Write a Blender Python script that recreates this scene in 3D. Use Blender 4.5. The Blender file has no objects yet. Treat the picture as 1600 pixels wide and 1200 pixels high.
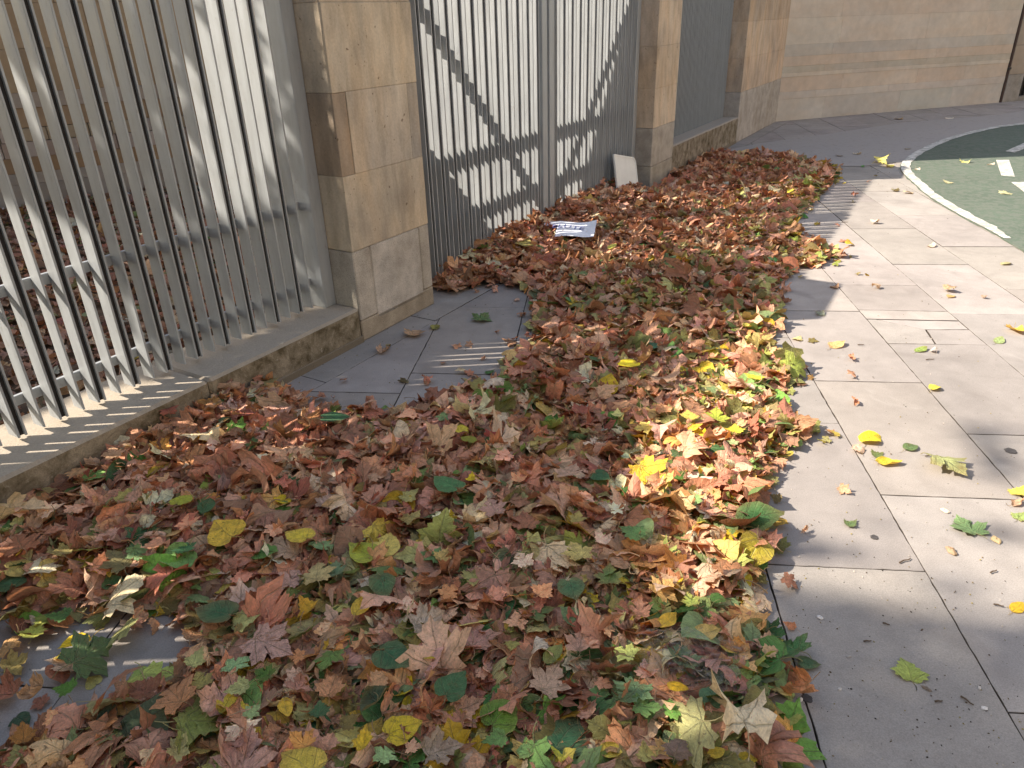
import bpy, math, random
import numpy as np
from mathutils import Vector, Matrix

SC = bpy.context.scene
COL = SC.collection
R = math.radians
random.seed(7)
rng = np.random.default_rng(11)

# ------------------------------------------------------------------ camera
F_PX = 1145.0            # focal length in pixels of the 1600 px wide photograph
CAM_H = 1.5
_u = np.array([874 - 800.0, 2880 - 600.0, F_PX]); _u = -_u / np.linalg.norm(_u)
_y = np.array([0, 0, 1.0]) - _u[2] * _u; _y /= np.linalg.norm(_y)
_x = np.cross(_y, _u)
cam = bpy.data.cameras.new('camera')
cam.sensor_width = 36.0
cam.lens = 36.0 * F_PX / 1600.0
cam.clip_start = 0.05
cam.clip_end = 300
cam_o = bpy.data.objects.new('camera', cam)
COL.objects.link(cam_o)
right = Vector((_x[0], _y[0], _u[0])); down = Vector((_x[1], _y[1], _u[1])); fwd = Vector((_x[2], _y[2], _u[2]))
m = Matrix((right, -down, -fwd)).transposed().to_4x4()
m.translation = Vector((0, 0, CAM_H))
cam_o.matrix_world = m
SC.camera = cam_o

# ------------------------------------------------------------------ sky, sun, exposure
SUN_AZ, SUN_EL = 87.3, 41.0          # direction the light travels, from +Y clockwise
trav = Vector((math.sin(R(SUN_AZ)) * math.cos(R(SUN_EL)), math.cos(R(SUN_AZ)) * math.cos(R(SUN_EL)), -math.sin(R(SUN_EL))))
W = bpy.data.worlds.new('World'); SC.world = W; W.use_nodes = True
nt = W.node_tree
sky = nt.nodes.new('ShaderNodeTexSky'); sky.sky_type = 'NISHITA'; sky.sun_disc = False
sky.sun_elevation = R(SUN_EL); sky.sun_rotation = R(SUN_AZ + 180)
bg = nt.nodes['Background']; bg.inputs['Strength'].default_value = 0.15
nt.links.new(sky.outputs[0], bg.inputs['Color'])
sl = bpy.data.lights.new('sun', 'SUN'); sl.energy = 3.8; sl.angle = R(0.5); sl.color = (1.0, 0.985, 0.985)
so = bpy.data.objects.new('sun', sl); COL.objects.link(so)
so.rotation_euler = trav.to_track_quat('-Z', 'Y').to_euler()
SC.view_settings.view_transform = 'Standard'; SC.view_settings.look = 'None'
SC.view_settings.exposure = 1.36; SC.view_settings.gamma = 1.0
SC.view_settings.use_white_balance = True; SC.view_settings.white_balance_temperature = 8050; SC.view_settings.white_balance_tint = 11
try: SC.view_settings.use_curve_mapping = False
except Exception: pass

# ------------------------------------------------------------------ frames and helpers
def at(px, py, z=0.0):
    v = np.array([px - 800.0, py - 600.0, F_PX]); r = np.array([v @ _x, v @ _y, v @ _u])
    t = (CAM_H - z) / -r[2]
    return np.array([r[0] * t, r[1] * t])
def proj(x, y, z):
    """world -> picture pixels, vectorised (used to look up which patch of the ground a leaf lies in)"""
    dx = x; dy = y; dz = z - CAM_H
    v0 = _x[0] * dx + _y[0] * dy + _u[0] * dz; v1 = _x[1] * dx + _y[1] * dy + _u[1] * dz; v2 = _x[2] * dx + _y[2] * dy + _u[2] * dz
    v2 = np.where(v2 < 0.05, 0.05, v2)
    return 800 + F_PX * v0 / v2, 600 + F_PX * v1 / v2
FA = R(31.6)
D2 = np.array([math.sin(FA), math.cos(FA)]); N2 = np.array([math.cos(FA), -math.sin(FA)])   # along / out of the fence line
def FW(k, mm, z=0.0): return Vector((D2[0] * k + N2[0] * mm, D2[1] * k + N2[1] * mm, z))
FROT = math.atan2(D2[1], D2[0])      # local X = along fence, local Y = inwards (-m)
PA = R(6.9)
PD = np.array([math.sin(PA), math.cos(PA)]); PN = np.array([math.cos(PA), -math.sin(PA)])

def tag(o, label=None, cat=None, group=None, kind=None):
    if label: o['label'] = label
    if cat: o['category'] = cat
    if group: o['group'] = group
    if kind: o['kind'] = kind
    return o
def link(name, me, mat=None, parent=None):
    o = bpy.data.objects.new(name, me); COL.objects.link(o)
    if mat is not None:
        for mt in (mat if isinstance(mat, (list, tuple)) else [mat]): me.materials.append(mt)
    if parent is not None: o.parent = parent
    return o
def empty(name, loc, rz=0.0):
    o = bpy.data.objects.new(name, None); COL.objects.link(o); o.location = loc; o.rotation_euler = (0, 0, rz)
    o.empty_display_size = 0.2
    return o
class MB:
    """collects boxes and polygons into one mesh, each with an optional tint"""
    def __init__(s): s.v = []; s.f = []; s.t = []
    def poly(s, pts, faces, tint=(1, 1, 1)):
        b = len(s.v); s.v += [tuple(p) for p in pts]; s.f += [tuple(b + i for i in f) for f in faces]; s.t += (tint if isinstance(tint, list) else [tint] * len(pts))
    def box(s, x0, x1, y0, y1, z0, z1, tint=(1, 1, 1), bv=0.0):
        if bv <= 0:
            P = [(x0, y0, z0), (x1, y0, z0), (x1, y1, z0), (x0, y1, z0), (x0, y0, z1), (x1, y0, z1), (x1, y1, z1), (x0, y1, z1)]
            s.poly(P, [(0, 3, 2, 1), (4, 5, 6, 7), (0, 1, 5, 4), (1, 2, 6, 5), (2, 3, 7, 6), (3, 0, 4, 7)], tint); return
        X = (x0, x1); Y = (y0, y1); Z = (z0, z1); P = []; idx = {}
        for a in (0, 1):
            for b in (0, 1):
                for c in (0, 1):
                    sx = bv if a == 0 else -bv; sy = bv if b == 0 else -bv; sz = bv if c == 0 else -bv
                    idx[(a, b, c, 'x')] = len(P); P.append((X[a], Y[b] + sy, Z[c] + sz))
                    idx[(a, b, c, 'y')] = len(P); P.append((X[a] + sx, Y[b], Z[c] + sz))
                    idx[(a, b, c, 'z')] = len(P); P.append((X[a] + sx, Y[b] + sy, Z[c]))
        Fs = []
        q = [(0, 0), (1, 0), (1, 1), (0, 1)]
        for a in (0, 1):
            fx = [idx[(a, b, c, 'x')] for b, c in q]; fy = [idx[(b, a, c, 'y')] for b, c in q]; fz = [idx[(b, c, a, 'z')] for b, c in q]
            Fs += [fx if a else fx[::-1], fy[::-1] if a else fy, fz if a else fz[::-1]]
        for a in (0, 1):
            for b in (0, 1):
                Fs.append([idx[(a, b, 0, 'x')], idx[(a, b, 1, 'x')], idx[(a, b, 1, 'y')], idx[(a, b, 0, 'y')]])
                Fs.append([idx[(a, 0, b, 'x')], idx[(a, 1, b, 'x')], idx[(a, 1, b, 'z')], idx[(a, 0, b, 'z')]])
                Fs.append([idx[(0, a, b, 'y')], idx[(1, a, b, 'y')], idx[(1, a, b, 'z')], idx[(0, a, b, 'z')]])
                for c in (0, 1): Fs.append([idx[(a, b, c, 'x')], idx[(a, b, c, 'y')], idx[(a, b, c, 'z')]])
        s.poly(P, Fs, tint)
    def mesh(s, name):
        me = bpy.data.meshes.new(name); me.from_pydata(s.v, [], s.f)
        ca = me.attributes.new('tint', 'FLOAT_COLOR', 'POINT')
        ca.data.foreach_set('color', np.array([(t[0], t[1], t[2], 1.0) for t in s.t], dtype=np.float32).ravel())
        me.update()
        import bmesh
        bm = bmesh.new(); bm.from_mesh(me); bmesh.ops.recalc_face_normals(bm, faces=bm.faces); bm.to_mesh(me); bm.free()
        return me
    def build(s, name, mat, parent=None): return link(name, s.mesh(name), mat, parent)

# ------------------------------------------------------------------ node helpers
class NT:
    def __init__(s, name):
        s.m = bpy.data.materials.new(name); s.m.use_nodes = True; s.t = s.m.node_tree; s.b = s.t.nodes['Principled BSDF']
        s.out = s.t.nodes['Material Output']
    def n(s, ty, **kw):
        x = s.t.nodes.new(ty)
        for k_, v in kw.items(): setattr(x, k_, v)
        return x
    def l(s, a, b): s.t.links.new(a, b)
    def val(s, x, inp):
        if isinstance(x, (int, float)): inp.default_value = x
        elif isinstance(x, (tuple, list)): inp.default_value = x if len(x) == len(inp.default_value) else tuple(x) + (1.0,)
        else: s.l(x, inp)
    def math(s, op, a, b=0.0, c=0.0, clamp=False):
        x = s.n('ShaderNodeMath', operation=op, use_clamp=clamp)
        s.val(a, x.inputs[0]); s.val(b, x.inputs[1])
        if op in ('MULTIPLY_ADD', 'SMOOTH_MIN', 'COMPARE'): s.val(c, x.inputs[2])
        return x.outputs[0]
    def noise(s, vec, scale, detail=4, rough=0.55, dist=0.0):
        x = s.n('ShaderNodeTexNoise'); x.inputs['Scale'].default_value = scale; x.inputs['Detail'].default_value = detail
        x.inputs['Roughness'].default_value = rough; x.inputs['Distortion'].default_value = dist
        if vec is not None: s.l(vec, x.inputs['Vector'])
        return x.outputs['Fac']
    def ramp(s, f, stops):
        x = s.n('ShaderNodeValToRGB'); cr = x.color_ramp
        while len(cr.elements) > 1: cr.elements.remove(cr.elements[-1])
        for i, (p, c) in enumerate(stops):
            e = cr.elements[0] if i == 0 else cr.elements.new(p)
            e.position = p; e.color = (c if len(c) == 4 else tuple(c) + (1.0,)) if isinstance(c, (tuple, list)) else (c, c, c, 1)
        s.l(f, x.inputs['Fac']); return x.outputs['Color']
    def mix(s, f, a, b, mode='MIX'):
        x = s.n('ShaderNodeMix', data_type='RGBA', blend_type=mode)
        s.val(f, x.inputs['Factor']); s.val(a, x.inputs[6]); s.val(b, x.inputs[7]); return x.outputs[2]
    def map(s, vec, scale=(1, 1, 1), rot=(0, 0, 0)):
        x = s.n('ShaderNodeMapping'); x.inputs['Scale'].default_value = scale; x.inputs['Rotation'].default_value = rot
        s.l(vec, x.inputs['Vector']); return x.outputs[0]
    def bump(s, h, strength=0.3, dist=0.01):
        x = s.n('ShaderNodeBump'); x.inputs['Strength'].default_value = strength; x.inputs['Distance'].default_value = dist
        s.l(h, x.inputs['Height']); s.l(x.outputs[0], s.b.inputs['Normal']); return x
    def obj(s): return s.n('ShaderNodeTexCoord').outputs['Object']
    def pos(s): return s.n('ShaderNodeNewGeometry').outputs['Position']
    def attr(s, nm, o='Color'): return s.n('ShaderNodeAttribute', attribute_name=nm).outputs[o]
def setb(t, col=None, rough=None, spec=None, metal=None):
    if col is not None: t.val(col, t.b.inputs['Base Color'])
    if rough is not None: t.val(rough, t.b.inputs['Roughness'])
    if spec is not None: t.b.inputs['Specular IOR Level'].default_value = spec
    if metal is not None: t.b.inputs['Metallic'].default_value = metal

def mat_stone(name, granite=False):
    t = NT(name); p = t.pos(); c = t.attr('tint')
    if granite:
        n1 = t.noise(p, 9, 5, .6); sp = t.noise(p, 220, 3, .75); big = t.noise(t.map(p, (1, 1, .3)), 3.5, 3)
        c = t.mix(1.0, c, t.ramp(sp, [(.34, .50), (.45, .95), (.62, 1.08), (.75, 1.3)]), 'MULTIPLY')
        c = t.mix(1.0, c, t.ramp(n1, [(.3, .72), (.7, 1.15)]), 'MULTIPLY')
        c = t.mix(t.ramp(big, [(.45, 0.0), (.75, .45)]), c, (.20, .15, .09))
        t.bump(sp, .35, .004); setb(t, c, .8, .25)
    else:
        vs = t.map(p, (1, 1, .28)); n1 = t.noise(vs, 5.5, 5, .6, .4); n2 = t.noise(p, 2.2, 4, .5); fine = t.noise(p, 90, 4, .7); pits = t.noise(p, 38, 2, .5)
        c = t.mix(t.ramp(n1, [(.38, 0.0), (.68, .55)]), c, t.mix(1.0, c, (1.06, .88, .68), 'MULTIPLY'))
        c = t.mix(t.ramp(n2, [(.45, 0.0), (.75, .55)]), c, (.26, .235, .21))
        c = t.mix(1.0, c, t.ramp(t.noise(vs, 14, 4, .6), [(.25, .70), (.6, 1.08)]), 'MULTIPLY')
        c = t.mix(1.0, c, t.ramp(fine, [(.3, .88), (.7, 1.08)]), 'MULTIPLY')
        c = t.mix(t.ramp(pits, [(.70, 0.0), (.76, .7)]), c, (.10, .06, .035))
        t.bump(t.math('ADD', fine, t.math('MULTIPLY', pits, 1.5)), .25, .005); setb(t, c, .85, .2)
    return t.m
def mat_wallstone():
    t = NT('wall_sandstone'); p = t.pos(); c = t.attr('tint')
    n1 = t.noise(t.map(p, (.6, .6, 1.6)), 3.0, 5, .6, .3); n2 = t.noise(p, 1.1, 3, .5); fine = t.noise(p, 55, 4, .7)
    c = t.mix(t.ramp(n1, [(.4, 0.0), (.7, .5)]), c, t.mix(1.0, c, (1.08, .93, .80), 'MULTIPLY'))
    c = t.mix(1.0, c, t.ramp(n2, [(.3, .90), (.7, 1.08)]), 'MULTIPLY')
    c = t.mix(1.0, c, t.ramp(t.noise(p, 9, 4, .6), [(.3, .90), (.7, 1.06)]), 'MULTIPLY')
    t.bump(fine, .3, .006); setb(t, c, .88, .15); return t.m
def mat_concrete(name, base, warm=1.0):
    t = NT(name); p = t.pos(); c = t.attr('tint')
    big = t.noise(p, 1.3, 5, .6); mid = t.noise(p, 7, 5, .65, .3); fine = t.noise(p, 260, 3, .7); sp = t.noise(p, 60, 2, .5); st = t.noise(p, 3.1, 3, .5, 1.0)
    c = t.mix(1.0, c, base, 'MULTIPLY')
    c = t.mix(1.0, c, t.ramp(big, [(.3, .86), (.7, 1.10)]), 'MULTIPLY')
    c = t.mix(1.0, c, t.ramp(mid, [(.3, .88), (.7, 1.08)]), 'MULTIPLY')
    c = t.mix(1.0, c, t.ramp(fine, [(.3, .80), (.7, 1.14)]), 'MULTIPLY')
    c = t.mix(t.ramp(sp, [(.71, 0.0), (.76, .55)]), c, (.07, .06, .055))
    c = t.mix(t.ramp(st, [(.56, 0.0), (.70, .34)]), c, (.19, .17, .16))
    c = t.mix(t.ramp(t.noise(p, 2.3, 6, .7, 2.0), [(.60, 0.0), (.74, .30)]), c, (.46, .44, .41))
    t.bump(t.math('ADD', fine, t.math('MULTIPLY', mid, .8)), .22, .003)
    setb(t, c, .88, .18); return t.m
def mat_kerb():
    t = NT('mossy_kerbstone'); p = t.pos(); c = t.attr('tint')
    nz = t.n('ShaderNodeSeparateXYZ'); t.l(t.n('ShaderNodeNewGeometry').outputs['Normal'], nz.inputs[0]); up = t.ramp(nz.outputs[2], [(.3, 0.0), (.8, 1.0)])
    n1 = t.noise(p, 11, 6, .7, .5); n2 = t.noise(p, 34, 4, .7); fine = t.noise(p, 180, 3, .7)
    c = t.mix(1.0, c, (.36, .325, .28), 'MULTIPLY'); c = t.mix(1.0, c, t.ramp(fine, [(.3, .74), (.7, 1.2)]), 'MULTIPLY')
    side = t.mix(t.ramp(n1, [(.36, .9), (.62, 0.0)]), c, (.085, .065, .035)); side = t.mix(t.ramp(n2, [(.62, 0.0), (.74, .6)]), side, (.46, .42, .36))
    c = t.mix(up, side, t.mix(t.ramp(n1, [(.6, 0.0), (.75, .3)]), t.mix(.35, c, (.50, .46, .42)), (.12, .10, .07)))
    t.bump(t.math('ADD', n2, fine), .5, .006); setb(t, c, .9, .15); return t.m
def mat_plain(name, col, rough=.6, spec=.3, metal=0.0, nscale=20, amt=.18, bump=.05):
    t = NT(name); p = t.obj(); n = t.noise(p, nscale, 5, .6)
    c = t.mix(1.0, col, t.ramp(n, [(.3, 1 - amt), (.7, 1 + amt)]), 'MULTIPLY')
    t.bump(n, bump, .004); setb(t, c, rough, spec, metal); return t.m
def mat_steel():
    t = NT('galvanised_steel'); p = t.pos(); n = t.noise(t.map(p, (1, 1, .15)), 30, 4, .6); n2 = t.noise(p, 5, 4, .6); d = t.noise(t.map(p, (1, 1, .5)), 60, 3, .6)
    c = t.mix(1.0, (.365, .395, .415), t.ramp(n, [(.3, .86), (.7, 1.08)]), 'MULTIPLY')
    c = t.mix(t.ramp(n2, [(.55, 0.0), (.85, .25)]), c, (.33, .33, .32))
    c = t.mix(t.ramp(d, [(.62, 0.0), (.75, .30)]), c, (.20, .16, .12))
    t.bump(n2, .05, .003); setb(t, c, t.ramp(n, [(.3, .38), (.7, .55)]), .5, .15); return t.m
def mat_paint(name, col, under, wear=.5):
    t = NT(name); p = t.pos(); n = t.noise(p, 14, 6, .75); n2 = t.noise(p, 70, 4, .75); big = t.noise(p, 1.7, 3)
    c = t.mix(1.0, col, t.ramp(big, [(.3, .88), (.7, 1.08)]), 'MULTIPLY')
    c = t.mix(1.0, c, t.ramp(n2, [(.3, .85), (.7, 1.1)]), 'MULTIPLY')
    f = t.math('ADD', n, t.math('MULTIPLY', n2, .45))
    c = t.mix(t.ramp(f, [(wear + .30, 0.0), (wear + .38, .85)]), c, under)
    t.bump(n2, .3, .003); setb(t, c, .82, .2); return t.m

M = {
 'stone': mat_stone('sandstone'), 'granite': mat_stone('granite', True), 'wallstone': mat_wallstone(),
 'concrete': mat_concrete('paving_concrete', (.345, .318, .300)),
 'kerb': mat_kerb(),
 'kerbstone': mat_concrete('plinth_concrete', (.36, .33, .285)),
 'steel': mat_steel(), 'gap_shade': mat_plain('black_gap_shade', (.03, .028, .028), .8, .2, 0, 30, .2),  # black filler colour stands for shade in the slat gaps
 'green': mat_paint('green_lane_paint', (.098, .135, .104), (.135, .155, .13), .38),
 'white': mat_paint('white_line_paint', (.62, .61, .58), (.30, .31, .28), .38),
 'asphalt': mat_paint('worn_asphalt', (.30, .285, .275), (.34, .32, .305), .30),
 'joint': mat_plain('joint_dirt', (.055, .047, .04), .95, .1, 0, 40, .4, .3),
 'soil': mat_plain('garden_soil', (.10, .07, .05), .95, .1, 0, 12, .45, .6),
 'dark': mat_plain('dark_metal', (.045, .042, .04), .5, .4, .3, 15, .2),
 'bark': mat_plain('bark', (.20, .17, .13), .9, .1, 0, 9, .35, .8),
 'asphalt2': None,
 'board': mat_plain('white_plastic', (.72, .73, .70), .45, .4, 0, 8, .07),
 'twig': mat_plain('twig_bark', (.12, .085, .06), .85, .2, 0, 60, .3),
 'seedmat': mat_plain('husk', (.55, .45, .34), .7, .2, 0, 60, .25),
 'gum': mat_plain('chewing_gum', (.075, .07, .07), .8, .2, 0, 60, .25),
}
# ------------------------------------------------------------------ ground and paving
def clip(poly, a, b, c):
    """keep the side a*x + b*y >= c of a polygon"""
    out = []
    for i in range(len(poly)):
        P, Q = poly[i], poly[(i + 1) % len(poly)]; fp = a * P[0] + b * P[1] - c; fq = a * Q[0] + b * Q[1] - c
        if fp >= 0: out.append(P)
        if (fp >= 0) != (fq >= 0):
            t = fp / (fp - fq); out.append((P[0] + t * (Q[0] - P[0]), P[1] + t * (Q[1] - P[1])))
    return out
def inset(poly, g):
    out = list(poly); A = sum(poly[i][0] * poly[(i + 1) % len(poly)][1] - poly[(i + 1) % len(poly)][0] * poly[i][1] for i in range(len(poly)))
    if A < 0: poly = poly[::-1]; out = out[::-1]
    for i in range(len(poly)):
        P, Q = poly[i], poly[(i + 1) % len(poly)]; dx, dy = Q[0] - P[0], Q[1] - P[1]; L = math.hypot(dx, dy)
        if L < 1e-6: continue
        nx, ny = -dy / L, dx / L
        out = clip(out, nx, ny, nx * P[0] + ny * P[1] + g)
        if len(out) < 3: return []
    return out
def rough(poly, step=.028, amp=.0014):
    out = []
    for i in range(len(poly)):
        P, Q = poly[i], poly[(i + 1) % len(poly)]; L = math.hypot(Q[0] - P[0], Q[1] - P[1]); n = max(1, int(L / step))
        for j in range(n):
            t = j / n; a = amp if j else 0
            out.append((P[0] + t * (Q[0] - P[0]) + random.uniform(-a, a), P[1] + t * (Q[1] - P[1]) + random.uniform(-a, a)))
    return out
def slab(mb, poly, g=.0035, z=0.0):
    poly = inset(poly, g * .45)
    if len(poly) < 3: return
    P = rough(poly); cx = sum(p[0] for p in P) / len(P); cy = sum(p[1] for p in P) / len(P)
    dz = random.uniform(-.0012, .0012); tx, ty = random.uniform(-.0015, .0015), random.uniform(-.0015, .0015); n = len(P)
    def h(x, y): return z + dz + tx * (x - cx) + ty * (y - cy)
    b = .0014
    V = [(x, y, -.03) for x, y in P] + [(x, y, h(x, y) - b) for x, y in P]
    for x, y in P:
        L = math.hypot(x - cx, y - cy); V.append((x - (x - cx) / L * b * 1.3, y - (y - cy) / L * b * 1.3, h(x, y)))
    Fc = []
    for i in range(n):
        j = (i + 1) % n; Fc += [(i, j, n + j, n + i), (n + i, n + j, 2 * n + j, 2 * n + i)]
    Fc.append(tuple(range(2 * n, 3 * n)))
    g_ = random.uniform(.86, 1.07); tn = (g_ * random.uniform(.985, 1.015), g_, g_ * random.uniform(.97, 1.01))
    mb.poly(V, Fc, [(.12, .11, .10)] * n + [(.30, .28, .26)] * n + [tn] * n)

def PQ(p, q): return (PN[0] * p + PD[0] * q, PN[1] * p + PD[1] * q)
g_mb = MB(); g_mb.poly([(-60, -40, -.022), (60, -40, -.022), (60, 80, -.022), (-60, 80, -.022)], [(0, 1, 2, 3)])
tag(g_mb.build('ground', M['joint']), kind='structure')
pav = MB(); P0, W_ = .071, .461
BORD = -2.345
for i in range(-9, 16):
    a = P0 + W_ * i
    off = {1: 1.81, 2: 2.208, 3: 3.515, 4: 3.941, 5: 4.345, -2: 3.079, -1: 2.63}.get(i, random.uniform(0, .88))
    q = off - math.ceil((off + 2.5) / .881) * .881
    while q < 14:
        q0, q1 = q, q + .878 + random.uniform(-.004, .004); q = q1
        if i == 3 and abs(q0 - 3.515) < .06:
            q1 = 4.383; q = q1
            a1 = a + W_
            pcs = [[(a, 3.965), (a1, 3.955), (a1, q1), (a, q1)], [(a, 3.828), (a1, 3.818), (a1, 3.95), (a, 3.96)],
                   [(a + .05, 3.822), (a + .24, 3.69), (a1, 3.70), (a1, 3.812)],
                   [(a, q0), (a + .22, q0), (a + .245, 3.685), (a + .045, 3.822), (a, 3.822)], [(a + .226, q0), (a1, q0), (a1, 3.695), (a + .25, 3.685)]]
        else: pcs = [[(a, q0), (a + W_, q0), (a + W_, q1), (a, q1)]]
        for pc in pcs:
            w = [PQ(*c) for c in pc]; w = clip(w, N2[0], N2[1], BORD)
            if len(w) >= 3: slab(pav, w, .004 if len(pcs) == 1 else .003)
k = -3.0
while k < 13:                                   # narrow border course along the plinths
    k1 = k + .86
    w = [tuple(FW(a, b)[:2]) for a, b in ((k, -2.62), (k1, -2.62), (k1, BORD), (k, BORD))]
    slab(pav, w, .0045); k = k1
tag(pav.build('pavement', M['concrete']), kind='structure')
# garden ground behind the fence
gs = MB(); gs.poly([tuple(FW(a, b, -.006)) for a, b in ((-6, -2.95), (14, -2.95), (14, -16), (-6, -16))], [(0, 1, 2, 3)])
tag(gs.build('garden_ground', M['soil']), kind='structure')
# gate threshold strip between the pillars
th = MB(); th.poly([tuple(FW(a, b, -.002)) for a, b in ((3.2, -2.5), (6.75, -2.5), (6.75, -3.0), (3.2, -3.0))], [(0, 1, 2, 3)], (.8, .8, .8))
tag(th.build('gate_threshold', M['concrete']), kind='structure')

# worn asphalt apron and the green cycle lane, thin sheets lying on the paving
def sheet(name, pts, z, mat, th_=.004, smooth=0):
    mb = MB(); n = len(pts)
    V = [(p[0], p[1], z) for p in pts] + [(p[0], p[1], z - th_) for p in pts]
    mb.poly(V, [tuple(range(n))] + [(i, n + i, n + (i + 1) % n, (i + 1) % n) for i in range(n)])
    return mb.build(name, mat)
def spline(P, n=8):
    out = []
    for i in range(len(P) - 1):
        p0 = P[max(i - 1, 0)]; p1 = P[i]; p2 = P[i + 1]; p3 = P[min(i + 2, len(P) - 1)]
        for j in range(n):
            t = j / n
            out.append(tuple(.5 * ((2 * p1[c]) + (-p0[c] + p2[c]) * t + (2 * p0[c] - 5 * p1[c] + 4 * p2[c] - p3[c]) * t * t + (-p0[c] + 3 * p1[c] - 3 * p2[c] + p3[c]) * t ** 3) for c in range(2)))
    out.append(tuple(P[-1])); return out
edge = spline([(9.2, 11.3), (6.96, 10.29), (6.35, 10.0), (5.43, 9.3), (4.66, 8.5), (4.17, 7.86), (3.93, 7.37), (3.76, 6.78), (3.64, 6.32), (3.54, 5.66), (3.5, 5.24), (3.47, 4.98)])
tail = [(3.43, 4.72), (3.25, 3.8), (3.0, 2.5), (2.75, 1.2), (2.4, -1)]
jit = [(x + random.uniform(-.008, .008), y + random.uniform(-.008, .008)) for x, y in edge]
ap = [(2.55, 8.9), (3.1, 9.35), (4.3, 10.0), (5.6, 10.75), (7.2, 11.2), (9.0, 12.3)] + [(x + .02, y) for x, y in jit[:40]] + [(3.7, 7.75), (3.1, 7.9), (2.7, 8.2)]
tag(sheet('asphalt_apron', ap, .006, M['asphalt']), kind='structure')
tag(sheet('cycle_lane', jit + tail + [(14, -1), (14, 11.3)], .010, M['green'], .008), kind='structure')
def band(P, w, name, z, mat, w_end=None):
    L, Rr = [], []
    for i, (x, y) in enumerate(P):
        a = P[max(i - 1, 0)]; b = P[min(i + 1, len(P) - 1)]; dx, dy = b[0] - a[0], b[1] - a[1]; l = math.hypot(dx, dy)
        ww = w * (1 + .06 * math.sin(i * 1.7)) + random.uniform(-.004, .004)
        if w_end and i > len(P) - 10: ww *= max(.3, (len(P) - 1 - i) / 10) ** .5
        o = random.uniform(-.003, .003); L.append((x + dy / l * -o, y + dx / l * o)); Rr.append((x - dy / l * ww, y + dx / l * ww))
    mb = MB(); n = len(P); V = [(p[0], p[1], z) for p in L + Rr]
    mb.poly(V, [(i, i + 1, n + i + 1, n + i) for i in range(n - 1)])
    return mb.build(name, mat)
tag(band([(x + .0, y) for x, y in edge], .088, 'lane_edge_line', .0145, M['white'], True), kind='structure')
for nm, pts in (('lane_marking', [(1556, 252), (1576, 252), (1585, 278), (1564, 276)]),
                ('lane_marking', [(1571, 238), (1600, 225), (1640, 206), (1650, 216), (1600, 234), (1585, 240)]),
                ('lane_marking', [(1580, 287), (1640, 286), (1650, 330), (1601, 303)])):
    tag(sheet(nm, [tuple(at(*p)) for p in pts], .0145, M['white'], .003), kind='structure')

# ------------------------------------------------------------------ stone plinths, pillars, walls
def course_stack(name, label, cat, k0, k1, mf, mb_, courses, base_h, top, group=None):
    t = empty(name, FW(k0, mf, 0), FROT); L = k1 - k0; dep = mf - mb_
    gm = MB()
    for (a, b, z0, z1, tn) in base_h: gm.box(a, b, -0.0, dep, z0, z1, tn, .006)
    gm.build('granite_base', M['granite'], t)
    sm = MB()
    for (a, b, z0, z1, tn, out) in courses: sm.box(a, b, -out, dep, z0, z1 + .0012, tn, .0022)
    sm.build('stone_courses', M['stone'], t)
    if top:
        c = MB(); c.box(-.012, L + .012, -.012, dep + .012, top[0] + .001, top[1], (.30, .25, .19), .012); c.build('cap_stone', M['stone'], t)
    tag(t, label, cat, group); return t
G1 = (.47, .43, .375); G2 = (.54, .50, .45)
S1 = (.60, .515, .40); S2 = (.60, .525, .43); S3 = (.58, .49, .385); SG = (.42, .38, .33); SB = (.38, .30, .225)
w = .625
course_stack('stone_pillar', 'near sandstone pillar with speckled granite base between slatted fence and gate', 'pillar', 2.615, 3.24, -2.51, -3.12,
    [(0, w, .478, .84, S1, 0), (0, .088, .842, 1.21, SB, -.002), (.090, w - .085, .842, 1.21, S2, .001), (w - .084, w, .842, 1.21, SG, -.001), (0, w, 1.212, 1.575, S1, .001), (0, w, 1.577, 1.95, S3, -.004)],
    [(0, w, 0, .11, (.38, .32, .245)), (.0, .13, .1125, .475, G1), (.132, w - .09, .082, .475, G2), (w - .088, w, .1125, .475, G1)], (1.95, 2.13))
course_stack('stone_pillar', 'middle sandstone pillar beyond the gate with white board beside it', 'pillar', 6.68, 7.26, -2.51, -3.10,
    [(0, .58, .545, .88, (.58, .48, .375), 0), (0, .58, .882, 1.225, (.56, .46, .355), .001), (0, .58, 1.227, 1.58, (.58, .48, .38), -.001), (0, .58, 1.582, 1.95, S2, -.004)],
    [(0, .58, 0, .20, (.40, .36, .30)), (0, .58, .202, .543, (.44, .40, .35))], (1.95, 2.13))
def plinth(label, k0, k1, h, tint):
    t = empty('stone_plinth', FW(k0, -2.51, 0), FROT); b = MB(); a = 0; L = k1 - k0
    while a < L - .01:
        e = min(a + 1.17, L)
        if L - e < .3: e = L
        g = random.uniform(.95, 1.05); b.box(a, e - .004, 0.0, .40, -.01, h + random.uniform(-.002, .002), tuple(c * g for c in tint), .012); a = e
    b.build('kerb_blocks', M['kerb'], t)
    l = MB(); l.box(0, L, -.006, .05, -.012, .035, (.6, .55, .48), .004); l.build('mortar_skirting', M['kerbstone'], t)
    tag(t, label, 'plinth'); return t
plinth('low mossy stone plinth carrying the near slatted fence', -3.0, 2.615, .185, (.92, .87, .76))
plinth('low pale stone plinth carrying the far slatted fence', 7.26, 9.60, .31, (.95, .90, .83))
wt = 2.13
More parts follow.
